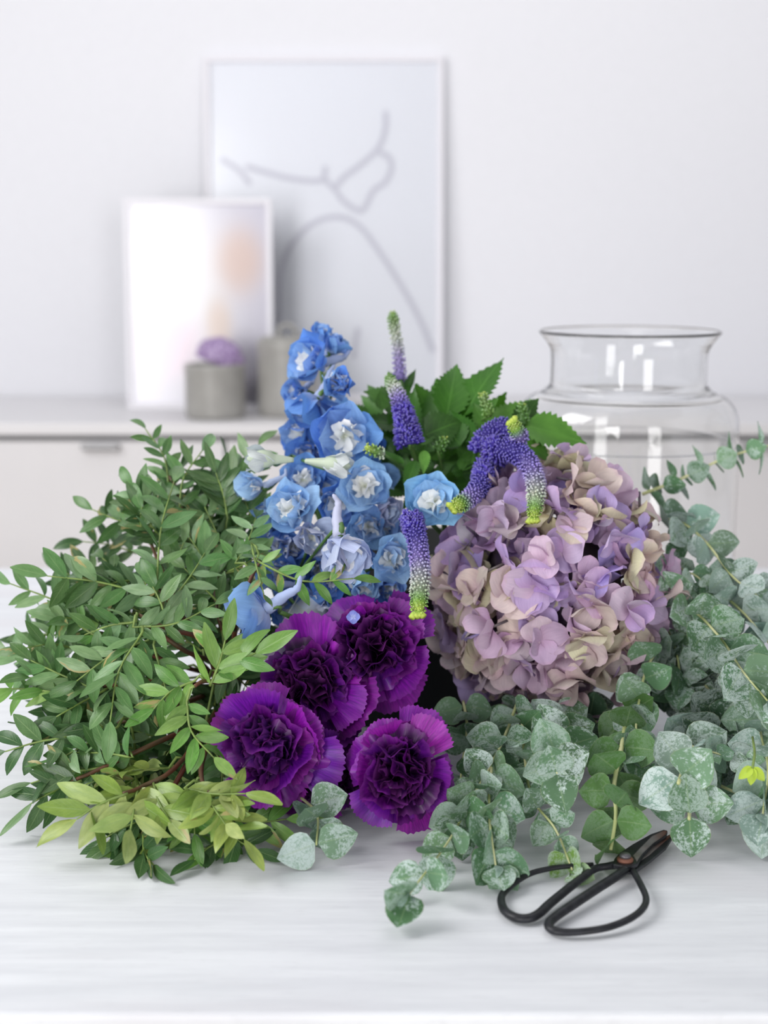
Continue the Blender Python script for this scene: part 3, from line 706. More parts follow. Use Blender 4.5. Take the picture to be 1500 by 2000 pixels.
eucalyptus('small eucalyptus shoot with bud clusters hanging right of the hydrangea', [(1290, 1080, .07), (1330, 1110, .05), (1360, 1125, .04), (1375, 1140, .04)], 4, .018, .012, 'g', 60, .3, .8, 21, rr=.001)
eucalyptus('frosted eucalyptus sprig filling the gap beside the lower hydrangea petals', [(1290, 1200, .08), (1320, 1270, .05), (1330, 1340, .05)], 6, .025, .023, 'g', 70, .3, .9, 22)
eucalyptus('eucalyptus sprig filling the space behind the rosette under the hydrangea', [(1000, 1380, .08), (1000, 1450, .06), (1010, 1530, .03)], 6, .022, .021, 'g', 65, 1.1, .7, 23)
eucalyptus('frosted eucalyptus sprig at the far right below the vase', [(1400, 1150, .06), (1455, 1200, .03), (1505, 1260, .03)], 5, .023, .022, 'p', 65, .8, .9, 24)
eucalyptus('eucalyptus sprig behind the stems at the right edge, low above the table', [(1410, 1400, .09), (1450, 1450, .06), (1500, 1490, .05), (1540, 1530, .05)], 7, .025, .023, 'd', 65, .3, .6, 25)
# yellow bud on the right
yb = thing('yellow_bud_shoot', S(1478, 1470, -.05), 'short shoot with a bright yellow green bud near the right edge', 'bud')
tube('stem', catmull([S(1470, 1440, -.04), S(1474, 1470, -.055), S(1470, 1500, -.06)], 4), .0009, yb, M_rachis)
for d in ((-.7, -.6), (.6, -.7), (-.1, -1)):
    p = S(1470, 1498, -.06); dv = RIGHT * d[0] + UP * d[1]
    link('bud_leaf', EUC[2], frame(p, dv, tocam(p), (.007, .012, .01)), yb, col=srgb(176, 200, 70)).color[3] = 0

# ------------------------------------------------------------------ hydrangea
HC = P(1076, 1148, 1.085); HR = .0925 
hy = thing('hydrangea', HC, 'big round mauve hydrangea head in front of the glass vase', 'hydrangea')
tube('stem', catmull([HC + V((0, .03, -.02)), HC + V((-.03, .12, .01)), V((tbx + .02, 1.28, TZ + .10))], 5), .004, hy, M_gstem, 8)
bm = bmesh.new(); bmesh.ops.create_icosphere(bm, subdivisions=3, radius=HR * .6)
me = bpy.data.meshes.new('core'); bm.to_mesh(me); bm.free()
M_core = stem_mat('hydrangea_inner_stalks', srgb(70, 58, 82), srgb(96, 88, 84))
link('flower_core', me, Matrix.Translation(HC), hy, M_core)
HP = [srgb(204, 180, 210), srgb(220, 194, 206), srgb(228, 208, 206), srgb(226, 220, 188), srgb(184, 168, 226), srgb(212, 184, 212), srgb(232, 218, 208), srgb(222, 218, 178), srgb(198, 174, 220), srgb(226, 212, 196)]
rh = random.Random(21)
def hyd_dir(u, v):
    # u,v in the unit disk seen from the camera -> direction on the ball
    z = math.sqrt(max(0, 1 - u * u - v * v)); tc = tocam(HC); rt = tc.cross(V((0, 0, 1))).normalized() * -1; up_ = tc.cross(rt) 
    return rt * u + up_ * v + tc * z
flor = []
NF = 74; ga = PI * (3 - math.sqrt(5))
tc = tocam(HC); rt = V((0, 0, 1)).cross(tc).normalized(); up_ = tc.cross(rt)
NA = 150
for k in range(NA):
    zc = 1 - 2 * (k + .5) / NA; rr = math.sqrt(1 - zc * zc); a = k * ga
    flor.append((zc, rt * math.cos(a) * rr + up_ * math.sin(a) * rr + tc * zc, 1.0))
for k in range(90):                              # under layer that shows in the gaps
    zc = 1 - 2 * (k + .5) / 140; rr = math.sqrt(1 - zc * zc); a = k * ga + 1.1
    flor.append((zc, rt * math.cos(a) * rr + up_ * math.sin(a) * rr + tc * zc, .86))
rear = []
for k, (zc, d, lay) in enumerate(flor):
    d = (d + rv(.07, rh)).normalized()
    lx = d.dot(rt); ly = d.dot(up_)
    rad = HR * (1 + .035 * noise.noise(d * 3.1)) * rh.uniform(.88, 1.04) * lay
    ce = HC + (rt * lx * .99 + up_ * ly * 1.07 + tc * d.dot(tc) * .9) * rad
    n = (d + rv(.48, rh)).normalized(); t0 = (n.orthogonal()).normalized(); t0 = Matrix.Rotation(rh.uniform(0, 6.28), 3, n) @ t0
    c0 = rh.choice(HP)
    if ly < -.5: c0 = mixc(c0, srgb(190, 170, 178), .4)
    if lx < -.2 and ly > .35: c0 = mixc(c0, srgb(150, 124, 196), .5)
    s = rh.uniform(.0175, .0225); base = ce - n * .004
    if k < NF:
        fl = tube('floret', [ce - n * .016, ce - n * .009, base], .0011, hy, M_core, 6)
        for q in range(4):
            dd = Matrix.Rotation(q * PI / 2 + rh.gauss(0, .12), 3, n) @ t0
            dd = (dd + n * rh.uniform(.0, .9)).normalized()
            c = jit(mixc(c0, rh.choice(HP), rh.uniform(0, .45)), .10, .03, rh)
            link('petal', rh.choice(HYD), frame(base + n * .0006 * (q % 2), dd, n + rv(.2, rh), s * rh.uniform(.9, 1.12)), fl, col=c)
    else: rear.append((base, n, t0, s, jit(c0, .1, .04, rh)))
v = []; f = []; uvs = []
cls = []
for base, n, t0, s, c0 in rear:
    for q in range(4):
        dd = (Matrix.Rotation(q * PI / 2, 3, n) @ t0 + n * .3).normalized(); src = HYD[q % 5]; Wm = Matrix.Translation(-HC) @ frame(base, dd, n, s)
        b0 = len(v); v += [Wm @ x.co for x in src.vertices]; f += [tuple(b0 + i for i in p.vertices) for p in src.polygons]
        uvm = {}
        for lp in src.loops: uvm[lp.vertex_index] = tuple(src.uv_layers[0].data[lp.index].uv)
        uvs += [uvm[i] for i in range(len(src.vertices))]; cls += [jit(c0, .06, .03, rh)] * len(src.vertices)
me = mesh_from(v, f, uvs); ca = me.color_attributes.new('Col', 'FLOAT_COLOR', 'POINT')
for k, c in enumerate(cls): ca.data[k].color = (*c, 1)
o = link('rear_petals', me, Matrix.Translation(HC), hy, M_hyd_rear); o['kind'] = 'stuff'

# ------------------------------------------------------------------ carnations
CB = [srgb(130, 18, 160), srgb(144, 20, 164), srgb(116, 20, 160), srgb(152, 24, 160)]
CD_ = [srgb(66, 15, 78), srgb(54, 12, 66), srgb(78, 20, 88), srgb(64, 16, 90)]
def carnation(px, py, back, rpx, face, label, seed, inner=None, stem_to=None, dark=1.0):
    rn = random.Random(300 + seed); c = S(px, py, back, .03); r = rpx * mpp(c)
    n = (RIGHT * face[0] + UP * face[1] - FWD * face[2]).normalized()
    root = thing('carnation', c - n * r * .55, label, 'carnation', 'purple carnations in the middle')
    t0 = n.orthogonal().normalized(); base = c - n * r * .5
    e = stem_to or P(620, 1380, 1.2)
    tube('stem', catmull([base - n * r * .3, base - n * r * .8 + V((0, .02, 0)), e], 5), .0022, root, M_gstem, 7)
    v_, f_ = tube_geo([base - n * r * .5, base - n * r * .25, base, base + n * r * .12], lambda t: r * (.09 + .06 * t), 9)
    me = mesh_from([q - (c - n * r * .55) for q in v_], f_); link('calyx', me, WM[root.name], root, M_gstem)
    def ring(cnt, shapes, elev, s, cols, hgt, off, je=.1, js=.1):
        for k in range(cnt):
            a = off + 2 * PI * k / cnt + rn.gauss(0, .17); ra = Matrix.Rotation(a, 3, n) @ t0
            el = elev + rn.gauss(0, je)
            d = ra * math.cos(el) + n * math.sin(el); nn = n * math.cos(el) - ra * math.sin(el) + rv(.12, rn)
            p = base + n * r * hgt + ra * r * .03
            col = tuple(x * dark for x in jit(rn.choice(cols), .12, .06, rn))
            link('petal', rn.choice(shapes), frame(p, d, nn, s * r * rn.uniform(1 - js, 1 + js)), root, col=col)
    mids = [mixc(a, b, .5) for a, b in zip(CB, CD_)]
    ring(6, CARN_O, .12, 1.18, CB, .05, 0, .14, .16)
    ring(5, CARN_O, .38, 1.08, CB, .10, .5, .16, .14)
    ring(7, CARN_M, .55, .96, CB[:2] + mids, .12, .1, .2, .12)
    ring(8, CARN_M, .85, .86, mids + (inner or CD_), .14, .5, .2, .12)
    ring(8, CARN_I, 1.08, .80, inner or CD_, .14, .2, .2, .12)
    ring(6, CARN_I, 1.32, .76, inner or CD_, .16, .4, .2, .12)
    return root
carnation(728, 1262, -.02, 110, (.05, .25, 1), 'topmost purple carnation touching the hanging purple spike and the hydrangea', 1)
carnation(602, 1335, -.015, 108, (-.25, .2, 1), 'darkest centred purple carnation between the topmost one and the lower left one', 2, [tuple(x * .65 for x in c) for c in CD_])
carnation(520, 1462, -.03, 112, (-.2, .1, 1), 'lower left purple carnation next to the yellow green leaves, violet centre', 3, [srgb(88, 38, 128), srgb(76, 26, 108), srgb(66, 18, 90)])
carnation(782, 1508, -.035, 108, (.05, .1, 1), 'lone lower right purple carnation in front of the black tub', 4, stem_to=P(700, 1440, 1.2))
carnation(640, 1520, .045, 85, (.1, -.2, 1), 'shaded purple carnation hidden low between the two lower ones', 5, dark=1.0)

# ------------------------------------------------------------------ delphiniums
BL_ = [srgb(122, 172, 236), srgb(108, 158, 232), srgb(140, 184, 240), srgb(100, 148, 228)]
BP = [srgb(158, 200, 240), srgb(172, 208, 244), srgb(146, 190, 238)]
BW = [srgb(206, 216, 244), srgb(196, 210, 242), srgb(216, 222, 244)]
BD = [srgb(94, 140, 218), srgb(84, 130, 212), srgb(108, 152, 224)]
BS = [srgb(140, 194, 238), srgb(154, 204, 242)]
DT = dict(b=BL_, p=BP, w=BW, d=BD, s=BS)
M_spur = petal_material('delphinium_spur', .6, .15, None, 0, .2, 20, .2)
def del_flower(root, px, py, back, rpx, face, tone, rn, spur=True, opening=.45, axis_pts=None, white=True):
    c = S(px, py, back, .02); r = rpx * (1.15 if tone in 'bds' else 1.22) * mpp(c); n = (RIGHT * face[0] + UP * face[1] - FWD * face[2]).normalized()
    base = c - n * r * .45; t0 = n.orthogonal().normalized(); cols = DT[tone]
    # receptacle and stalk
    pts = [base + n * r * .05, base - n * r * .25]
    near = min(axis_pts, key=lambda q: (q - base).length)
    pts2 = catmull([base + n * r * .06, base - n * r * .3, near], 4)
    fl = tube('flower', pts2, lambda t: .0022 if t < .3 else .0013, root, M_gstem, 6)
    if spur:
        su = (UP * .5 - n).normalized(); 
        v_, f_ = tube_geo(catmull([base, base + su * r * .5 + rv(r * .03, rn), base + su * r * .8 + rv(r * .05, rn), base + (su + UP * .2).normalized() * r * 1.05 + rv(r * .05, rn)], 4), lambda t: r * (.11 * (1 - t) ** .9 + .035 + .012 * math.sin(t * 30)), 8)
        inv = WM[fl.name].inverted_safe()
        link('spur', mesh_from([inv @ q for q in v_], f_), WM[fl.name], fl, M_spur, mixc(cols[0], srgb(205, 205, 225), .6))
    for ring_, (cnt, el, s, off) in enumerate(((5, opening, 1.02, 0), (5, opening + .32, .84, .6))):
        for k in range(cnt):
            a = off + 2 * PI * k / cnt + rn.gauss(0, .1); ra = Matrix.Rotation(a, 3, n) @ t0; e_ = el + rn.gauss(0, .12)
            d = ra * math.cos(e_) + n * math.sin(e_); nn = n * math.cos(e_) - ra * math.sin(e_) + rv(.12, rn)
            cc = jit(rn.choice(cols), .08, .03, rn)
            if ring_: cc = mixc(cc, srgb(190, 212, 242), .25)
            link('sepal', rn.choice(DEL), frame(base + n * r * .05 * ring_, d, nn, s * r * rn.uniform(.9, 1.1)), fl, col=cc)
    if white:
        for k in range(9):
            a = 2 * PI * k / 9 + rn.gauss(0, .25); ra = Matrix.Rotation(a, 3, n) @ t0; e_ = rn.uniform(.35, 1.2)
            d = ra * math.cos(e_) + n * math.sin(e_); nn = n * math.cos(e_) - ra * math.sin(e_) + rv(.3, rn)
            link('inner_petal', rn.choice(BEE), frame(base + n * r * .22, d, nn, r * rn.uniform(.46, .62)), fl, col=jit(srgb(250, 250, 246), .02, .01, rn))
def del_bud(root, px, py, back, lpx, d2, tone, axis_pts):
    """closed pale bud: ribbed egg with a tapering spur"""
    c = S(px, py, back, .02); L = lpx * mpp(c); d = (RIGHT * d2[0] + UP * d2[1] - FWD * .25).normalized()
    near = min(axis_pts, key=lambda q: (q - c).length)
    def rad(t):
        if t < .45: return L * (.05 + .07 * t / .45)
        u = (t - .45) / .55; return L * (.12 + .09 * math.sin(PI * min(1, u * .93 + .04)) ** .8) * (1 - .8 * u ** 3)
    pts = [c - d * L * .5 + d * L * k / 16 for k in range(17)]; k_ = 15
    v_, f_ = tube_geo(pts, rad, k_)
    for i, q in enumerate(v_):
        ax = pts[i // k_]; v_[i] = ax + (q - ax) * (1 + .10 * math.cos((i % k_) * 2 * PI / 5 * 1.0))
    o = link('bud', mesh_from([q - WM[root.name].translation for q in v_], f_), WM[root.name], root, M_budm, srgb(206, 216, 214) if tone == 'w' else srgb(165, 190, 225))
    for k in range(5):
        n0 = d.orthogonal().normalized(); n1 = Matrix.Rotation(k * 1.2566 + .4, 3, d) @ n0
        q = c - d * L * .05 + n1 * L * .10
        o2 = link('bud_petal', DEL[0], frame(q, d * .86 + n1 * (.55 - .12 * (k % 2)), -n1 + rv(.15), (L * .42, L * .60, L * .50)), o, col=srgb(208, 218, 222) if tone == 'w' else srgb(150, 182, 226))
    tube('bud_stalk', catmull([c - d * L * .1, c - d * L * .1 + V((0, .01, -.006)), near], 4), .0014, o, M_gstem, 6)
M_budm = petal_material('bud_skin', .55, .1, srgb(190, 205, 160), .5, .2, 14, .3)
DEN = [
 ('tallest blue delphinium spike rising in front of the line drawing', [(700, 1100, .1), (665, 950, .09), (640, 820, .07), (625, 700, .05)],
  [(603, 702, -.0, 62, (-.75, .15, .55), 'b', .5), (661, 748, -.035, 50, (.12, -.1, 1), 'b', .95), (655, 672, .02, 45, (.5, .7, .2), 'b', .6), (600, 800, .0, 62, (-.65, -.75, .3), 'b', .75), (672, 852, -.03, 74, (.05, -.1, 1), 'b', .35), (640, 822, .02, 60, (-.3, -.2, 1), 'b', .4), (708, 880, .03, 55, (.6, -.1, .9), 'd', .4), (575, 765, .03, 40, (-.6, -.1, .6), 'b', .6), (585, 850, .04, 50, (-.5, -.2, .8), 'b', .5), (630, 650, .02, 34, (.2, .9, .3), 'b', .7)], []),
 ('middle blue delphinium spike with two pale closed buds', [(690, 1150, .1), (640, 1050, .08), (600, 950, .05), (570, 890, .03)],
  [(488, 952, .0, 48, (-.9, .0, .45), 'p', .95), (592, 935, .01, 48, (.1, .2, 1), 'b', .4), (568, 992, -.03, 66, (-.45, .15, 1), 'p', .45), (715, 948, -.02, 62, (.15, .15, 1), 'p', .45), (520, 1000, .02, 40, (-.7, -.3, 1), 'p', .6), (660, 985, .0, 52, (.1, -.2, 1), 'b', .5), (755, 1000, .01, 42, (.8, -.1, .6), 'w', .8), (640, 960, .02, 50, (-.1, .1, 1), 'b', .5), (600, 890, .04, 46, (-.1, .1, 1), 'd', .5), (535, 1045, .035, 42, (-.4, -.1, 1), 'b', .5), (690, 905, .03, 46, (.2, .1, 1), 'b', .5), (740, 930, .03, 40, (.5, .3, .8), 'p', .5)],
  [(528, 897, -.035, 92, (-1, .02), 'w'), (640, 905, -.05, 92, (1, -.12), 'w')]),
 ('lowest blue delphinium spike with a pale lavender bell hanging over the carnations', [(720, 1200, .1), (650, 1150, .07), (600, 1130, .06), (560, 1150, .05)],
  [(610, 1052, -.015, 50, (-.1, -.4, 1), 'w', .6), (668, 1082, -.055, 72, (.15, -.85, .55), 'w', .75), (770, 1092, -.02, 52, (.35, .1, 1), 'p', .5), (645, 1135, .01, 50, (0, -.2, 1), 'b', .5), (712, 1145, .0, 46, (.1, -.3, 1), 'p', .6), (720, 1030, .01, 48, (.2, -.1, 1), 'p', .5), (545, 1120, .02, 52, (-.3, 0, 1), 'd', .5), (610, 1180, .02, 48, (-.1, -.5, .8), 'b', .7), (680, 1170, .03, 50, (.1, -.3, 1), 'b', .6), (570, 1070, .03, 50, (-.3, .1, 1), 'd', .5), (760, 1150, .02, 46, (.3, -.2, 1), 'b', .5), (620, 1110, .04, 46, (-.1, -.1, 1), 'd', .5), (700, 1080, .05, 50, (.1, -.1, 1), 'b', .5), (560, 1190, .05, 46, (-.1, -.1, 1), 'd', .5), (745, 1035, .03, 42, (.3, .1, 1), 'p', .5), (790, 1040, .04, 40, (.4, .1, 1), 'b', .5), (540, 1075, .03, 40, (-.4, .2, 1), 'w', .6), (640, 1195, .02, 36, (-.2, -.7, .6), 'w', .8)], []),
 ('blue delphinium lying sideways at left with its back turned to the camera', [(640, 1200, .06), (590, 1210, .0), (545, 1195, -.02)],
  [(486, 1195, -.03, 80, (-.8, -.15, -.35), 'b', .42), (505, 1130, .0, 56, (-.7, .4, .3), 'b', .6)], []),
 ('single light blue delphinium flower with white centre above the hanging spike', [(880, 1120, .1), (870, 1040, .06), (860, 985, .02)],
  [(848, 980, -.035, 62, (.0, .05, 1), 's', .32)], []),
]
for di, (label, way, fls, buds) in enumerate(DEN):
    rn = random.Random(500 + di); wp = [S(*q) for q in way]; ax = catmull(wp, 6)
    root = thing('delphinium', wp[0], label, 'delphinium'); tube('stem', ax, lambda t: .0032 - .0016 * t, root, M_gstem, 8)
    for (px, py, bk, rp, face, tone, op) in fls:
        del_flower(root, px, py, bk, rp, face, tone, rn, spur=(face[2] < .8 or rn.random() < .25), opening=op, axis_pts=ax, white=(di != 3))
    for (px, py, bk, lp, d2, tone) in buds: del_bud(root, px, py, bk, lp, d2, tone, ax)

# ------------------------------------------------------------------ veronica
VG = [srgb(74, 124, 44), srgb(64, 112, 40), srgb(88, 138, 56), srgb(58, 100, 38)]
VB = [srgb(72, 134, 18), srgb(60, 118, 20), srgb(84, 146, 28)]
VT = dict(g=VG, b=VB, l=[srgb(96, 150, 56), srgb(104, 158, 66)])
PUR = srgb(78, 62, 172); LAV = srgb(150, 132, 206); WHI = srgb(198, 205, 190); GRN = srgb(110, 158, 62); YEL = srgb(186, 204, 84)
def spike(root, pts, r0, r1, rn, cols=((0, PUR), (.4, PUR), (.6, LAV), (.8, WHI), (.93, GRN), (1, YEL)), dens=1.0, open_to=.35, fork=False):
    """flower spike: thousands of tiny buds on a core, from open florets at the base to the green tip"""
    inv = WM[root.name].inverted_safe(); m = len(pts) - 1
    L = sum((pts[i + 1] - pts[i]).length for i in range(m))
    def colat(u):
        for (a, ca), (b, cb_) in zip(cols, cols[1:]):
            if u <= b: return mixc(ca, cb_, (u - a) / max(1e-6, b - a))
        return cols[-1][1]
    rad = lambda u: (r0 + (r1 - r0) * u ** 1.0) * (1 if u < .93 else max(.35, 1 - (u - .93) / .07 * .6))
    v = []; f = []; cl = []
    tv, tf = tube_geo([inv @ p for p in pts], lambda t: rad(t) * .68, 9); v += tv; f += tf
    for i in range(len(tv)):
        c = colat((i // 9) / m); cl.append(tuple(x * .6 for x in c) if (i // 9) / m < .85 else c)
    bs = .00175; N = int(dens * L * 2 * PI * (r0 + r1) / 2 / (bs * 1.75) ** 2)
    for k in range(N):
        u = min(.999, max(0, (k + .5) / N + rn.gauss(0, .25 * bs / L))); a = k * ga + rn.gauss(0, .06); i = min(m - 1, int(u * m)); p = pts[i].lerp(pts[i + 1], u * m - i)
        tg = (pts[i + 1] - pts[i]).normalized(); a1 = tg.orthogonal().normalized(); a2 = tg.cross(a1)
        o = a1 * math.cos(a) + a2 * math.sin(a); r = rad(u); c = jit(colat(u), .14, .05, rn)
        if u < open_to:                       # open floret: short thin lobes and a filament
            for q in range(3):
                d = (o + tg * rn.uniform(-.1, .5) + rv(.35, rn)).normalized(); s_ = d.orthogonal().normalized() * bs * .55; b = p + o * r * .62
                s2 = d.cross(s_) ; h = r * rn.uniform(.38, .62)
                b0 = len(v); v += [inv @ (b + s_), inv @ (b - s_ * .5 + s2), inv @ (b - s_ * .5 - s2), inv @ (b + d * h * .7 + s_ * 1.2), inv @ (b + d * h * .7 - s_ * .6 + s2), inv @ (b + d * h * .7 - s_ * .6 - s2), inv @ (b + d * h)]
                f += [(b0, b0 + 1, b0 + 4, b0 + 3), (b0 + 1, b0 + 2, b0 + 5, b0 + 4), (b0 + 2, b0, b0 + 3, b0 + 5), (b0 + 3, b0 + 4, b0 + 6), (b0 + 4, b0 + 5, b0 + 6), (b0 + 5, b0 + 3, b0 + 6)]
                cc = jit(c, .25, .08, rn); cl += [tuple(x * .8 for x in cc)] * 3 + [cc] * 3 + [mixc(cc, (.8, .8, .95), .25)]
        else:
            sz = bs * (1.0 if u < .85 else .75) * rn.uniform(.85, 1.15); d = (o + tg * .45).normalized(); b = p + o * r * .66
            s_ = tg.cross(d).normalized() * sz * .62; s2 = d.cross(s_)
            b0 = len(v); mid = b + d * sz * .9
            v += [inv @ (b)] + [inv @ (mid + s_ * math.cos(w_) + s2 * math.sin(w_)) for w_ in (0, 1.257, 2.513, 3.77, 5.027)] + [inv @ (b + d * sz * 1.9)]
            for w_ in range(5): f += [(b0, b0 + 1 + (w_ + 1) % 5, b0 + 1 + w_), (b0 + 6, b0 + 1 + w_, b0 + 1 + (w_ + 1) % 5)]
            cl += [tuple(x * .55 for x in GRN)] + [c] * 5 + [mixc(c, (.85, .85, .9), .2)]
    if fork:                                  # crested tip
        tg = (pts[-1] - pts[-2]).normalized(); sd = tg.cross(tocam(pts[-1])).normalized()
        for s_ in (-.8, -.25, .3, .9):
            b = pts[-1] - tg * .002; q = [inv @ b, inv @ (b + sd * s_ * r1 * .5 + tg * .002), inv @ (b + sd * s_ * r1 * .75 + tg * (.0045 + .001 * s_))]
            n0 = len(v); tube_geo(q, r1 * .35, 6, v, f); cl += [GRN] * 6 + [mixc(GRN, YEL, .5)] * 6 + [YEL] * 6
    me = mesh_from(v, f); ca = me.color_attributes.new('Col', 'FLOAT_COLOR', 'POINT')
    for k, c in enumerate(cl): ca.data[k].color = (*c, 1)
    o = link('flower_spike', me, WM[root.name], root, M_spike); o['kind'] = 'stuff'
def vleaf(root, bx, by, tx, ty, back, tone, wdt, rn, lift=0, dback=0):
    b = S(bx, by, back); t = S(tx, ty, back + dback); d = t - b; s = d.length
    nn = tocam(b) + rv(.35, rn) + V((0, 0, .3))
    link('leaf', rn.choice(VLEAF), frame(b, d, nn, (s * wdt, s, s)), root, col=jit(rn.choice(VT[tone]), .12, .05, rn))
def fillleaves(root, cx, cy, rx, ry, n, rn, back=.06, tone='g', s=(45, 75)):
    for k in range(n):
        a = rn.uniform(0, 2 * PI); q = math.sqrt(rn.random()); x = cx + math.cos(a) * rx * q; y = cy + math.sin(a) * ry * q
        an = math.atan2(y - cy - 40, x - cx) + rn.gauss(0, .6); L = rn.uniform(*s)
        vleaf(root, x, y, x + math.cos(an) * L, y + math.sin(an) * L * .8, back + rn.uniform(-.03, .04), tone, rn.uniform(.85, 1.2), rn)
mpx = 1.12 / FPX
LIGHTC = ((0, LAV), (.25, srgb(170, 155, 210)), (.5, WHI), (.75, srgb(130, 160, 100)), (.94, GRN), (1, YEL))
VER = [
 ('slim upright purple green veronica spike, tallest thing of the bouquet', [(800, 900, .07), (792, 800, .05), (782, 742, .04)],
  [([(782, 742, .04), (778, 690, .04), (770, 640, .04), (767, 610, .04)], 14, 10, dict(cols=LIGHTC, open_to=.0, dens=.8))],
  [(792, 790, 755, 712, .05, 'g', .9), (790, 770, 812, 715, .05, 'g', .6), (800, 860, 808, 760, .02, 'g', .75), (792, 780, 708, 762, .06, 'g', 1.0), (795, 830, 700, 822, .05, 'g', 1.1), (790, 850, 712, 858, .06, 'g', 1.1)], (760, 830, 45, 50, 14)),
 ('short dense purple veronica spike with grey green tip below the upright one', [(830, 960, .07), (812, 900, .03), (800, 866, .0)],
  [([(800, 868, -.01), (792, 820, -.02), (778, 775, -.02), (758, 735, -.01)], 29, 11, dict(cols=((0, PUR), (.5, PUR), (.62, LAV), (.78, WHI), (.95, GRN), (1, GRN)), open_to=.52))],
  [(812, 900, 790, 960, -.0, 'g', .9), (825, 870, 848, 790, .01, 'g', .8), (830, 880, 825, 930, -.01, 'l', .8), (790, 905, 735, 880, .0, 'g', .6)], (800, 900, 70, 45, 18)),
 ('veronica spike with a twisted dense purple head and yellow crested tip', [(930, 980, .07), (935, 910, .03), (940, 880, .01)],
  [([(942, 885, -.0), (955, 850, -.01), (985, 835, -.03), (1015, 855, -.045), (1000, 825, -.06)], 29, 15, dict(open_to=.2, cols=((0, PUR), (.66, PUR), (.82, LAV), (.9, GRN), (1, YEL)), fork=True))],
  [(1025, 832, 1150, 858, .0, 'l', 1.25), (1020, 850, 1080, 900, .0, 'l', 1.0), (960, 830, 1052, 782, .03, 'l', .9), (930, 860, 880, 800, .02, 'g', 1.0)], (900, 890, 60, 50, 16)),
 ('veronica spike arching over the hydrangea with its green tip hanging down', [(940, 990, .07), (945, 920, .03), (965, 885, .0)],
  [([(962, 882, -.01), (1000, 880, -.035), (1032, 905, -.05), (1047, 950, -.055), (1042, 1015, -.055)], 31, 15, dict(open_to=.12, cols=((0, PUR), (.42, PUR), (.62, LAV), (.82, WHI), (.92, GRN), (1, YEL)), fork=True))],
  [(960, 900, 1000, 800, .05, 'b', .9), (1005, 850, 1030, 800, .03, 'g', .7)], (930, 900, 40, 30, 5)),
 ('short curved veronica spike with forked yellow tip beside the single blue flower', [(960, 1000, .08), (955, 950, .05), (950, 915, .02)],
  [([(952, 912, .0), (940, 945, -.02), (918, 972, -.04), (885, 992, -.05)], 26, 15, dict(open_to=.3, cols=((0, PUR), (.5, PUR), (.72, LAV), (.85, GRN), (1, YEL)), fork=True))],
  [(940, 900, 1000, 940, .04, 'g', 1.0)], (890, 880, 60, 40, 8)),
 ('veronica spike hanging straight down between blue flowers and hydrangea', [(880, 1060, .06), (830, 1010, .02), (808, 1005, .0)],
  [([(803, 1010, -.03), (815, 1060, -.045), (821, 1120, -.055), (817, 1200, -.06)], 22, 17, dict(open_to=.2, cols=((0, PUR), (.3, PUR), (.55, LAV), (.78, WHI), (.9, GRN), (1, YEL)), fork=True))],
  [(835, 985, 780, 940, .02, 'g', .8)], (790, 920, 40, 30, 5)),
 ('leafy veronica top with big toothed leaves pointing up, small green bud spikes', [(880, 960, .1), (885, 880, .1), (890, 820, .09)],
  [([(955, 812, .0), (950, 790, .0), (940, 768, .0)], 11, 7, dict(cols=((0, GRN), (.8, srgb(130, 165, 90)), (1, YEL)), open_to=0)),
   ([(1022, 830, -.0), (1020, 805, -.0), (1020, 790, .0)], 12, 6, dict(cols=((0, srgb(80, 130, 50)), (.8, srgb(100, 150, 60)), (1, YEL)), open_to=0)),
   ([(748, 886, -.03), (735, 882, -.035), (713, 873, -.035)], 10, 9, dict(cols=((0, WHI), (.5, GRN), (1, YEL)), open_to=0)),
   ([(855, 880, -.0), (862, 868, -.0), (870, 855, .0)], 11, 6, dict(cols=((0, srgb(80, 130, 50)), (.8, srgb(100, 150, 60)), (1, YEL)), open_to=0))],
  [(872, 815, 898, 690, .03, 'b', 1.0), (905, 815, 976, 684, .03, 'b', 1.0), (850, 840, 812, 752, .07, 'b', 1.5), (862, 850, 856, 742, .06, 'b', 1.6), (915, 850, 880, 756, .04, 'b', 1.4), (905, 840, 938, 745, .035, 'b', 1.4), (925, 850, 990, 770, .05, 'b', 1.2), (830, 850, 910, 815, .01, 'g', 1.6), (900, 870, 845, 802, .02, 'g', 1.5), (960, 850, 925, 790, .02, 'g', 1.3), (850, 880, 800, 815, .03, 'g', 1.3), (948, 800, 978, 774, .0, 'l', .8), (1020, 820, 1040, 770, .02, 'l', .6), (1005, 835, 1058, 776, .02, 'g', 1.2)], (850, 905, 105, 55, 50)),
]
for vi, (label, way, sps, lvs, fill) in enumerate(VER):
    rn = random.Random(700 + vi); wp = [S(*q) for q in way]; root = thing('veronica', wp[0], label, 'veronica')
    tube('stem', catmull(wp, 6), .0019, root, M_gstem, 7)
    for pts2, r0, r1, kw in sps:
        pp = catmull([S(*q) for q in pts2], 8); spike(root, pp, r0 * mpx, r1 * mpx, rn, **kw)
        j = min(catmull(wp, 6), key=lambda q: (q - pp[0]).length)
        if (j - pp[0]).length > .006: tube('stem', catmull([j, j.lerp(pp[0], .5) + V((0, 0, -.004)), pp[0]], 4), .0012, root, M_gstem, 6)
    for (bx, by, tx, ty, bk, tone, wd) in lvs: vleaf(root, bx, by, tx, ty, bk, tone, wd, rn)
    fillleaves(root, *fill, rn)

# fallen floret on the top carnation
ff = thing('fallen_floret', S(690, 1205, -.075), 'tiny pale blue floret fallen on the topmost carnation', 'floret')
p = WM[ff.name].translation
for a in range(4): link('petal', DEL[1], frame(p, RIGHT * math.cos(a * 1.57) + UP * math.sin(a * 1.57) * .7, tocam(p), .005), ff, col=srgb(140, 150, 226))

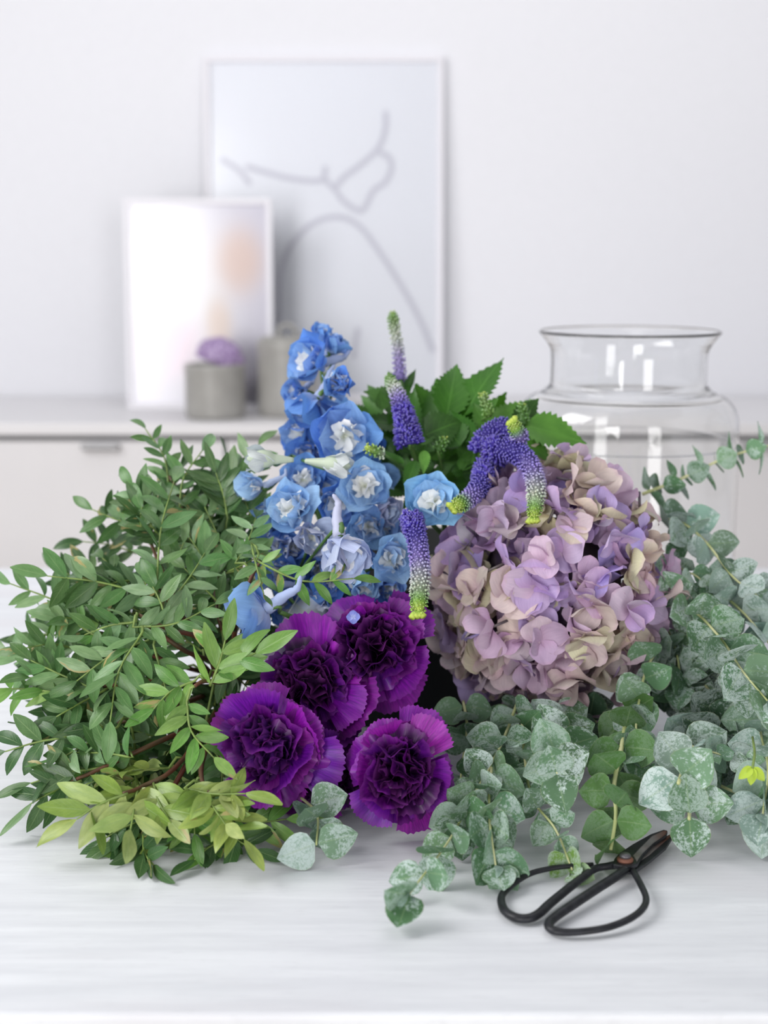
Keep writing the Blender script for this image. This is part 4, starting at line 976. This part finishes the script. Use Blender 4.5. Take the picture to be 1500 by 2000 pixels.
# plastic wrap around the delphinium stems
wr = thing('plastic_sleeve', T(560, 1430), 'clear plastic sleeve around the delphinium stems behind the purple carnations', 'sleeve')
v = []; f = []; a0 = [S(500, 1300, .0), S(560, 1330, -.0), S(640, 1340, .02), S(680, 1300, .05)]; b0 = [S(592, 1150, .02), S(610, 1170, .0), S(640, 1190, .01), S(670, 1180, .05)]
A = catmull(a0, 6); B = catmull(b0, 6); inv = WM[wr.name].inverted_safe()
for i in range(len(A)):
    for j in range(7): q = A[i].lerp(B[i], j / 6) + V((0, -.004 * math.sin(j * PI / 6), 0)); v.append(inv @ q)
for i in range(len(A) - 1):
    for j in range(6): a = i * 7 + j; f.append((a, a + 1, a + 8, a + 7))
link('sheet', mesh_from(v, f), WM[wr.name], wr, M_wrap)
tube('folded_edge', catmull([A[0], A[0].lerp(B[0], .5) + V((0, -.004, 0)), B[0]], 5), .0022, wr, M_wrap, 6, flat=.35)

# ------------------------------------------------------------------ scissors
sr = thing('scissors', T(1222, 1682, .0), 'black iron bonsai scissors with rusty blades lying on the table front right', 'scissors')
def hand(pts, rads):
    q = [T(x, y, z) for x, y, z in pts]; cc = catmull(q, 7)
    def rd(t):
        s_ = t * (len(rads) - 1); i = min(len(rads) - 2, int(s_)); return rads[i] + (rads[i + 1] - rads[i]) * (s_ - i)
    return tube('handle', cc, lambda t: rd(t) * 1.2, sr, M_iron, 14, flat=.85, up=V((0, 0, 1)))
hand([(1158, 1689, .007), (1108, 1692, .0075), (1066, 1698, .007), (1032, 1708, .006), (1002, 1727, .005), (980, 1750, .004), (984, 1776, .004), (1004, 1791, .004), (1030, 1794, .004), (1052, 1785, .0045), (1074, 1765, .005), (1108, 1737, .006), (1136, 1715, .007), (1162, 1697, .008), (1186, 1692, .0085), (1210, 1688, .0085)],
     [.0015, .0015, .0016, .0017, .0018, .002, .0024, .0026, .0026, .0026, .0026, .0025, .0024, .0022, .0022, .0026])
hand([(1236, 1700, .008), (1252, 1729, .008), (1262, 1755, .007), (1255, 1775, .0065), (1231, 1794, .006), (1192, 1810, .005), (1150, 1818, .0045), (1108, 1821, .004), (1080, 1817, .004), (1072, 1805, .0045), (1086, 1790, .005), (1122, 1765, .006), (1164, 1737, .007), (1206, 1710, .008), (1228, 1692, .0085)],
     [.0018, .0018, .0018, .0019, .002, .002, .002, .0021, .0024, .0025, .0026, .0027, .0027, .0027, .003])
def slab(name, poly, z, th_, mat, parent, dz_in=0):
    bm = bmesh.new(); inv = WM[sr.name].inverted_safe()
    top = [bm.verts.new(inv @ (T(x, y, z))) for x, y in poly]; fa = bm.faces.new(top)
    ex = bmesh.ops.extrude_face_region(bm, geom=[fa])
    for e in ex['geom']:
        if isinstance(e, bmesh.types.BMVert): e.co.z -= th_
    bmesh.ops.recalc_face_normals(bm, faces=bm.faces)
    bmesh.ops.bevel(bm, geom=bm.edges[:], offset=.0005, segments=1, affect='EDGES')
    me = bpy.data.meshes.new(name); bm.to_mesh(me); bm.free(); return link(name, me, WM[sr.name], parent, mat)
low = slab('blade', [(1222, 1700), (1240, 1700), (1270, 1679), (1301, 1653), (1313, 1634), (1312, 1627), (1290, 1638), (1273, 1653), (1245, 1682)], .0075, .003, M_iron, sr)
slab('cutting_edge', [(1249, 1682), (1273, 1657), (1291, 1639), (1311, 1629), (1310, 1634), (1292, 1649), (1268, 1670)], .0078, .0005, M_rust, low)
upb = slab('blade', [(1197, 1688), (1200, 1676), (1210, 1665), (1234, 1649), (1270, 1629), (1296, 1620), (1304, 1622), (1301, 1630), (1276, 1647), (1256, 1668), (1245, 1686), (1225, 1694)], .0112, .003, M_iron, sr)
slab('cutting_edge', [(1236, 1671), (1254, 1652), (1273, 1633), (1296, 1622), (1303, 1623), (1300, 1629), (1275, 1646), (1254, 1667), (1244, 1682)], .0116, .0006, M_rust, upb)
pv = T(1221, 1681, .0112)
Wp = Matrix.Translation(pv)
ws = link('washer', lathe_geo([(0, 0), (.0052, 0), (.0053, .0012), (.0042, .0022), (0, .0022)], 28), Wp, sr, M_rust2 if 'M_rust2' in globals() else simple('rusty_washer', srgb(124, 82, 66), .6, .3))
link('pivot_screw', lathe_geo([(0, 0), (.0036, 0), (.0037, .0014), (.0026, .0024), (0, .0026)], 24), Matrix.Translation(pv + V((0, .0005, .0022))), sr, simple('worn_steel', srgb(100, 98, 102), .4, .5))
